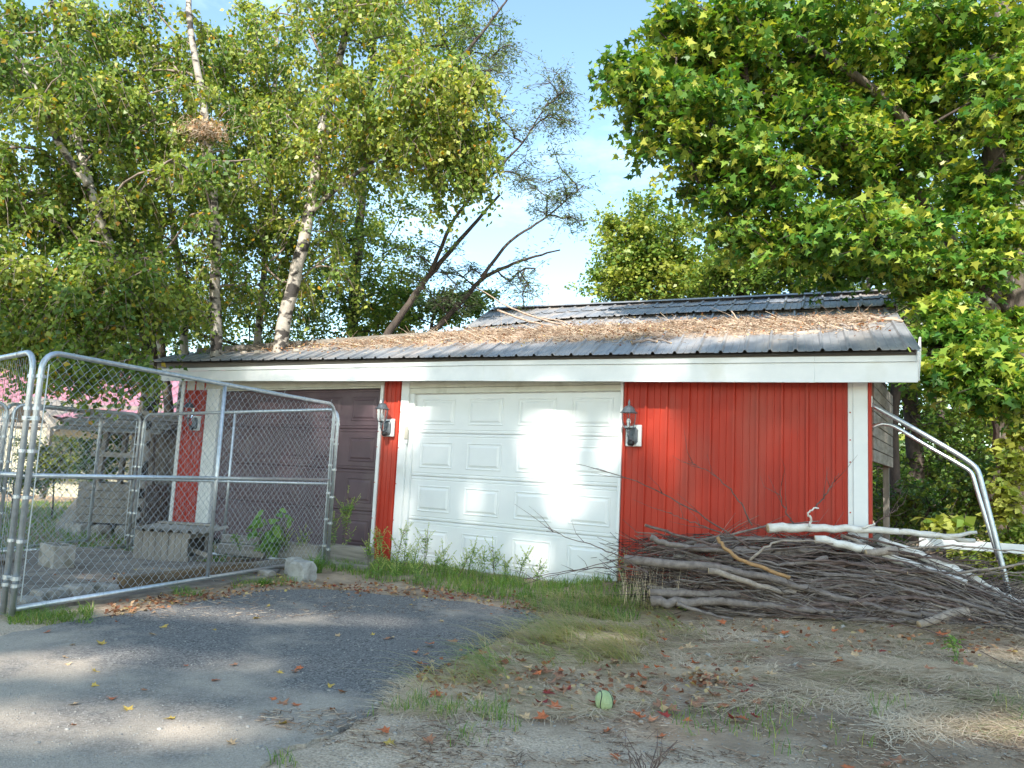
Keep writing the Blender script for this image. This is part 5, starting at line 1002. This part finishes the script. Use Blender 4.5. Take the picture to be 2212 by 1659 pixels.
blades('grass_tufts', P, rng.uniform(.03, .13, len(P)), .005, rng.uniform(.5, 1.3, len(P)), np.clip(rng.normal(.5, .2, len(P)), 0, 1), M['grass'], 'grass tufts under the front rail of the kennel', 'grass')
# yard lawn behind the kennel
N = 26000; P = np.stack([rng.uniform(-15, -3.0, N), rng.uniform(-5, 8, N), np.zeros(N)], 1); P = P[(P[:, 1] > -2+(P[:, 0]+3)*.5)]; P[:, 2] = gz(P[:, 0], P[:, 1])
blades('lawn', P, rng.uniform(.06, .16, len(P)), .012, rng.uniform(.2, .9, len(P)), np.clip(rng.normal(.25, .2, len(P)), 0, .9), M['grass'], 'rough lawn behind the kennel around the wishing well', 'grass')
# straw stalks at the pile's left
P = scatter_s(260, [(1340, 1480, 1240, 1320, 1)]); blades('dry_stalks', P, rng.uniform(.15, .45, len(P)), .005, rng.uniform(.1, .5, len(P)), np.clip(rng.normal(.7, .2, len(P)), .2, 1), M['straw'], 'tall straw stalks leaning on the left end of the brush pile', 'dry grass')
# pebbles
V_ = []; base_ic = bmesh.new(); bmesh.ops.create_icosphere(base_ic, subdivisions=1, radius=1); ICV = np.array([v.co[:] for v in base_ic.verts]); ICF = [[v.index for v in f.verts] for f in base_ic.faces]; base_ic.free()
P = scatter_s(4200, [(0, 2212, 1480, 1659, 4), (840, 2212, 1440, 1560, 2), (0, 900, 1300, 1500, 1)])
ind = inside(P, DP); P[:, 2] = np.where(ind, .012, P[:, 2]); s = rng.uniform(.0015, .006, len(P))*np.where(rng.uniform(size=len(P)) < .04, 2.6, 1)
sc3 = np.stack([s, s*rng.uniform(.6, 1, len(P)), s*.55], 1); V = P[:, None]+ICV[None]*sc3[:, None]+[0, 0, .001]; o = np_mesh('pebbles', V, ICF, M['pebble'], None, None, 'stuff', True); tag(o, 'small pebbles scattered over the sand and the driveway edge', 'pebbles')
P = scatter_s(9000, [(840, 2230, 1440, 1659, 5), (1000, 2230, 1345, 1450, 2), (560, 1000, 1540, 1659, 1), (200, 1150, 1290, 1340, 1)]); P = clumpy(P, -.12, 2.4, 12.); P[:, 2] = np.where(inside(P, DP), .014, P[:, 2])
az = rng.uniform(0, 6.28, len(P)); l_ = rng.uniform(.008, .05, len(P))*np.where(rng.uniform(size=len(P)) < .05, 3, 1); D_ = np.stack([np.cos(az), np.sin(az), rng.uniform(-.05, .15, len(P))], 1)*l_[:, None]
V, F = segs(P+[0, 0, .004], P+D_+[0, 0, .006], .0022, .0012, 3); o = np_mesh('ground_litter', V, F, M['litter'], rng.uniform(0, 1, len(P)), None, 'stuff'); tag(o, 'bits of twig and dead stalks strewn over the sandy ground', 'twig litter')
nc_ = at(440, 285, 10.9); A = nc_+rng.normal(0, 1, (700, 3))*np.array([.22, .15, .07]); V, F = segs(A, A+rng.normal(0, .06, A.shape), .003, .002, 3)
dt = thing('dead_leaf_cluster', 'hanging cluster of dead rusty leaves and twigs high in the left birches', 'dead leaves', nc_); np_mesh('dead_twigs', V, F, M['litter'], rng.uniform(.4, 1, 700), dt, 'stuff')
A = nc_+rng.normal(0, 1, (260, 3))*np.array([.2, .12, .05])-[.05, 0, -.05]; np_mesh('dead_leaves', leaf_verts(A, .07, OVL[0], .6, .3), OVL[1], M['deadleaf'], rng.uniform(.6, .95, 260), dt, 'stuff')
# weeds
def ragweed(p, h, label, seed, group=None, spikes=True, leaves=34):
    rg = np.random.default_rng(seed); p = np.array(p, float); t = thing('weed_plant', label, 'weed', p, group); mb = MB(); tips = []
    top = p+[rg.normal(0, .05), rg.normal(0, .05), h]; mb.tube([p, (p+top)/2+rg.normal(0, .015, 3), top], [.005, .004, .002], 5); tips.append((p, top))
    for k in range(int(5+h*12)):
        f = rg.uniform(.15, .9); s = p+(top-p)*f; az = rg.uniform(0, 6.28); l = h*(1-f*.6)*rg.uniform(.25, .5); e = s+[math.cos(az)*l*.6, math.sin(az)*l*.6, l*.75]; mb.tube([s, (s+e)/2+[0, 0, -.01], e], [.003, .002, .0012], 4); tips.append((s, e))
    mb.build('stems', M['curb'] if seed % 3 == 0 else M['stemgreen'], t)
    A = []; B = []; LP = []
    for s, e in tips:
        for _ in range(leaves//3):
            LP.append(s+(e-s)*rg.uniform(.05, .95)+rg.normal(0, .018, 3))
    LP = np.array(LP); LV = leaf_verts(LP, .042*rg.uniform(.5, 1.4, len(LP)), oval_T(.13)[0], .1, .4, rg); np_mesh('foliage', LV, OVL[1], M['weedleaf'], np.clip(rg.normal(.45, .25, len(LP)), 0, 1), t, 'stuff')
    if spikes:
        for s, e in tips:
            d = unit(e-s)
            for z_ in np.linspace(0, .09, 12): q = e+d*z_; A.append(q); B.append(q+rg.normal(0, .006, 3)+d*.004)
        V, F = segs(A, B, .0035, .003, 4); np_mesh('seed_spikes', V, F, M['weedleaf'], np.full(len(A), .95), t, 'stuff')
    return t
M['stemgreen'] = mat('green_stem', (.16, .22, .07), (.10, .15, .05), .7)
gw_ = 'feathery weeds along the foot of the doors'
ragweed(at(745, 1196, 9.1)*[1, 1, 0]+[0, 0, .1], .72, 'tall feathery weed in front of the brown door beside the kennel corner', 3, leaves=84)
ragweed(at(720, 1200, 9.)*[1, 1, 0]+[0, 0, .1], .4, 'shorter weed just left of the tall one before the brown door', 4)
specs = [(800, 1228, .30), (830, 1240, .42), (850, 1232, .46), (872, 1238, .44), (890, 1246, .32), (912, 1235, .46), (935, 1248, .25), (960, 1245, .32), (985, 1252, .26), (1010, 1248, .36), (1040, 1256, .28), (1068, 1250, .36), (1095, 1258, .2), (1120, 1255, .3), (818, 1252, .26), (858, 1258, .24), (900, 1265, .2), (1160, 1262, .18), (1350, 1262, .26)]
ORD = 'first second third fourth fifth sixth seventh eighth ninth tenth eleventh twelfth thirteenth fourteenth fifteenth sixteenth seventeenth eighteenth nineteenth twentieth'.split()
for i, (x, y, h) in enumerate(specs):
    p = onG(x, y); p[1] = min(p[1], -.12); ragweed(p, h, '%s feathery weed from the left along the red strip and white door' % ORD[sorted(q[0] for q in specs).index(x)], 100+i, gw_)
for i, (x, y, h, lab) in enumerate([(648, 1222, .26, 'seedy weed behind the kennel corner post'), (610, 1205, .28, 'feathery weed left of the kennel corner behind the chain link'), (520, 1180, .2, 'small weed beside the pale rocks'), (2075, 1440, .16, 'small green weed on the sand right of centre'), (1480, 1320, .1, 'low weed at the foot of the brush pile')]): ragweed(onG(x, min(y, 1659)) if y > 1230 else at(x, y, 9.)*[1, 1, 0]+[0, 0, .08], h, lab, 140+i, spikes=i < 2)
# broad leaved plant
bp = at(578, 1212, 8.9); bp[2] = .03; BP = thing('broadleaf_plant', 'bright green broad leaved plant inside the kennel by the curb', 'plant', bp); mb = MB(); rg = np.random.default_rng(5); LP = []
for k in range(9):
    az = rg.uniform(0, 6.28); h = rg.uniform(.25, .62); e = bp+[math.cos(az)*.18, math.sin(az)*.18, h]; mb.tube([bp, (bp+e)/2+[0, 0, .05], e], [.005, .004, .002], 5)
    for f in np.linspace(.35, 1, 7): LP.append(bp+(e-bp)*f+rg.normal(0, .025, 3))
mb.build('stems', M['stemgreen'], BP)
LP = np.array(LP); ov = np.array([(0, 0, 0), (.34, .12, .03), (.42, .38, .05), (.22, .75, .0), (0, 1, -.08), (-.22, .75, 0), (-.42, .38, .05), (-.34, .12, .03)]); LV = leaf_verts(LP, .145*rg.uniform(.6, 1.2, len(LP)), ov, .5, .6, rg)
for i in range(len(LP)):
    me = bpy.data.meshes.new('leaf'); me.from_pydata((LV[i]-LP[i]).tolist(), [], [list(range(8))]); me.materials.append(M['weedleaf']); a_t = me.attributes.new('tint', 'FLOAT', 'POINT'); a_t.data.foreach_set('value', [float(rg.uniform(.05, .5))]*8)
    o = bpy.data.objects.new('leaf', me); COL.objects.link(o); o.parent = BP; o.location = tuple(LP[i]-bp)
def tuft(p, n, L, label, tint=.35, rg=np.random.default_rng(8), w=.007):
    P = np.array(p)+rg.normal(0, .03, (n, 3))*[1, 1, 0]; o = blades('grass_clump', P, rg.uniform(.5, 1, n)*L, w, rg.uniform(.3, 1.2, n), np.clip(rg.normal(tint, .2, n), 0, 1), M['grass'], label, 'grass clump', rg=rg); o['kind'] = 'thing'
    return o
tuft(onG(680, 1238), 160, .32, 'drooping grass clump at the kennel corner post'); tuft(onG(268, 1222), 130, .16, 'dark grass clump left of the wooden box'); tuft(onG(288, 1232), 150, .10, 'bright low clump in front of the wooden box', .15); tuft(onG(570, 1266), 120, .12, 'green clump outside the front rail near the corner', .2)
# dead sprig near the bottom
sp = onG(1395, 1690); mb = MB(); rg = np.random.default_rng(12)
for k in range(16):
    az = rg.uniform(0, 6.28); h = rg.uniform(.05, .17); e = sp+[math.cos(az)*h*.7, math.sin(az)*h*.7, h]; m_ = (sp+e)/2+rg.normal(0, .02, 3); mb.tube([sp, m_, e, e+rg.normal(0, .03, 3)], [.003, .0022, .0015, .001], 4)
tag(mb.build('dead_sprig', M['stick2'], loc=sp), 'dry brown leafless sprig at the bottom of the photo', 'dead plant')
# ball
bc = onG(1305, 1532); bo = thing('ball', 'pale green weathered ball among leaves on the dirt', 'ball', bc); R_ = .046
M['ball'] = mat('ball_felt', (.42, .50, .27), (.32, .40, .2), .9, scale=30, bump=.4); bm = bmesh.new(); bmesh.ops.create_icosphere(bm, subdivisions=4, radius=R_)
for v in bm.verts: v.co = v.co*(1+.04*noise.noise(v.co*30)); v.co.z = v.co.z*1.1
me = bpy.data.meshes.new('ball_shell'); bm.to_mesh(me); bm.free(); me.materials.append(M['ball']); me.polygons.foreach_set('use_smooth', [True]*len(me.polygons)); o = bpy.data.objects.new('ball_shell', me); COL.objects.link(o); o.parent = bo; o.location = (0, 0, R_*.85)
mb = MB(); sm = []
for q in np.linspace(0, 2*math.pi, 60): v = np.array([math.cos(q)+.45*math.cos(3*q), math.sin(q)-.45*math.sin(3*q), 1.2*math.sin(2*q)]); sm.append(bc+[0, 0, R_*.85]+unit(v)*R_*1.015*[1, 1, 1.08])
mb.tube(sm, .0022, 4); mb.build('seam', M['black'], bo)

# ================================================================== FALLEN LEAVES
def curled(seed):
    rg = np.random.default_rng(seed); V = MAP[0].copy()*[1, 1, 1]; V = np.array([(x*1.0, y-.4, 0) for x, y, z in V]); V = np.concatenate([V, [[0, 0, 0]]])
    cx, cy = rg.uniform(.3, 1.1), rg.uniform(-.2, .8); V[:, 2] = cx*V[:, 0]**2*.8+cy*V[:, 1]**2*.6+rg.normal(0, .03, len(V)); V[:, 2] -= V[:, 2].min()
    return V, [[i, (i+1) % 14, 14] for i in range(14)]
meshes = {}
for mi in range(6):
    for k in range(4):
        V, F = curled(k+mi*5); me = bpy.data.meshes.new('fallen_leaf'); me.from_pydata(V.tolist(), [], F); me.materials.append(DL[mi]); meshes[(mi, k)] = me
names_ = ['rusty orange', 'dull brown', 'dark crimson', 'pale tan', 'yellow', 'bleached grey']
zones = [('on the dirt near the ball', (1080, 1640, 1430, 1560), 66, (0, 1, 0, 2, 1, 3), (.04, .08)), ('on the straw before the brush pile', (1380, 2200, 1350, 1470), 58, (0, 1, 2, 3, 5, 1), (.04, .075)), ('on the asphalt', (40, 1050, 1300, 1620), 46, (3, 4, 0, 4, 1), (.03, .06)),
         ('beside the asphalt edge', (880, 1200, 1380, 1520), 32, (0, 1, 3, 2), (.04, .08)), ('on the bare sand', (1250, 2200, 1540, 1659), 12, (0, 1, 5), (.035, .065)), ('along the front rail of the kennel', (230, 640, 1262, 1300), 50, (0, 1, 1, 3), (.035, .06)), ('under the weeds by the white door', (700, 1180, 1262, 1300), 46, (0, 1, 2, 2), (.035, .06)), ('on the kennel floor', (180, 600, 1240, 1270), 16, (3, 4, 1), (.035, .05))]
for zn, (x0, x1, y0, y1), n, cs_, (s0, s1) in zones:
    for k in range(n):
        sx = rnd(x0, x1); f = random.random(); sy = y0+(y1-y0)*f
        if 'rail' in zn: sy = np.interp(sx, [230, 640], [1326, 1262])+rnd(-6, 12)
        if 'weeds' in zn: sy = np.interp(sx, [700, 850, 1000, 1180], [1262, 1275, 1290, 1318])+rnd(-8, 10)
        p = onG(sx, sy); mi = random.choice(cs_); o = bpy.data.objects.new('fallen_leaf', meshes[(mi, random.randrange(4))]); COL.objects.link(o)
        z = .014 if inside(np.array([p]), DP)[0] else gzn(p[0], p[1])+.004
        if zn == 'on the kennel floor': z = .026
        o.location = (p[0], p[1], z); o.rotation_euler = (rnd(-.35, .35), rnd(-.35, .35), rnd(0, 6.28)); s = rnd(s0, s1)*1.15; o.scale = (s, s, s*rnd(.6, 1.5))
        if 'straw' in zn: o.location[2] += .035
        if 'ball' in zn or 'edge' in zn: o.location[2] += .014
        tag(o, '%s fallen maple leaf %s' % (names_[mi], zn), 'leaf', '%s fallen leaves %s' % (names_[mi], zn))
P = []
for (xs, ys, n, j) in [((230, 430, 640), (1326, 1292, 1264), 480, 7), ((640, 850, 1000, 1180), (1262, 1277, 1292, 1320), 650, 9), ((90, 350, 640), (1262, 1246, 1228), 420, 14), ((900, 1250, 1600), (1470, 1480, 1470), 600, 26), ((1400, 1800, 2200), (1350, 1375, 1400), 420, 20)]:
    for _ in range(n): sx = rnd(xs[0], xs[-1]); p = onG(sx, float(np.interp(sx, xs, ys))+rng.normal(0, j)); P.append((p[0], p[1], .02 if inside(np.array([p]), DP)[0] else gzn(p[0], p[1])+rnd(.003, .03)))
P = np.array(P); LV = leaf_verts(P, rng.uniform(.02, .05, len(P)), OVL[0], .0, .75); o = np_mesh('leaf_litter', LV, OVL[1], M['deadleaf'], rng.uniform(0, 1, len(P))**1.1, None, 'stuff'); tag(o, 'drift of small dry leaves along the asphalt edge and curb', 'leaf litter')
print('TRIS', sum(len(o.data.polygons)*2 for o in SC.objects if o.type == 'MESH'), len(SC.objects))
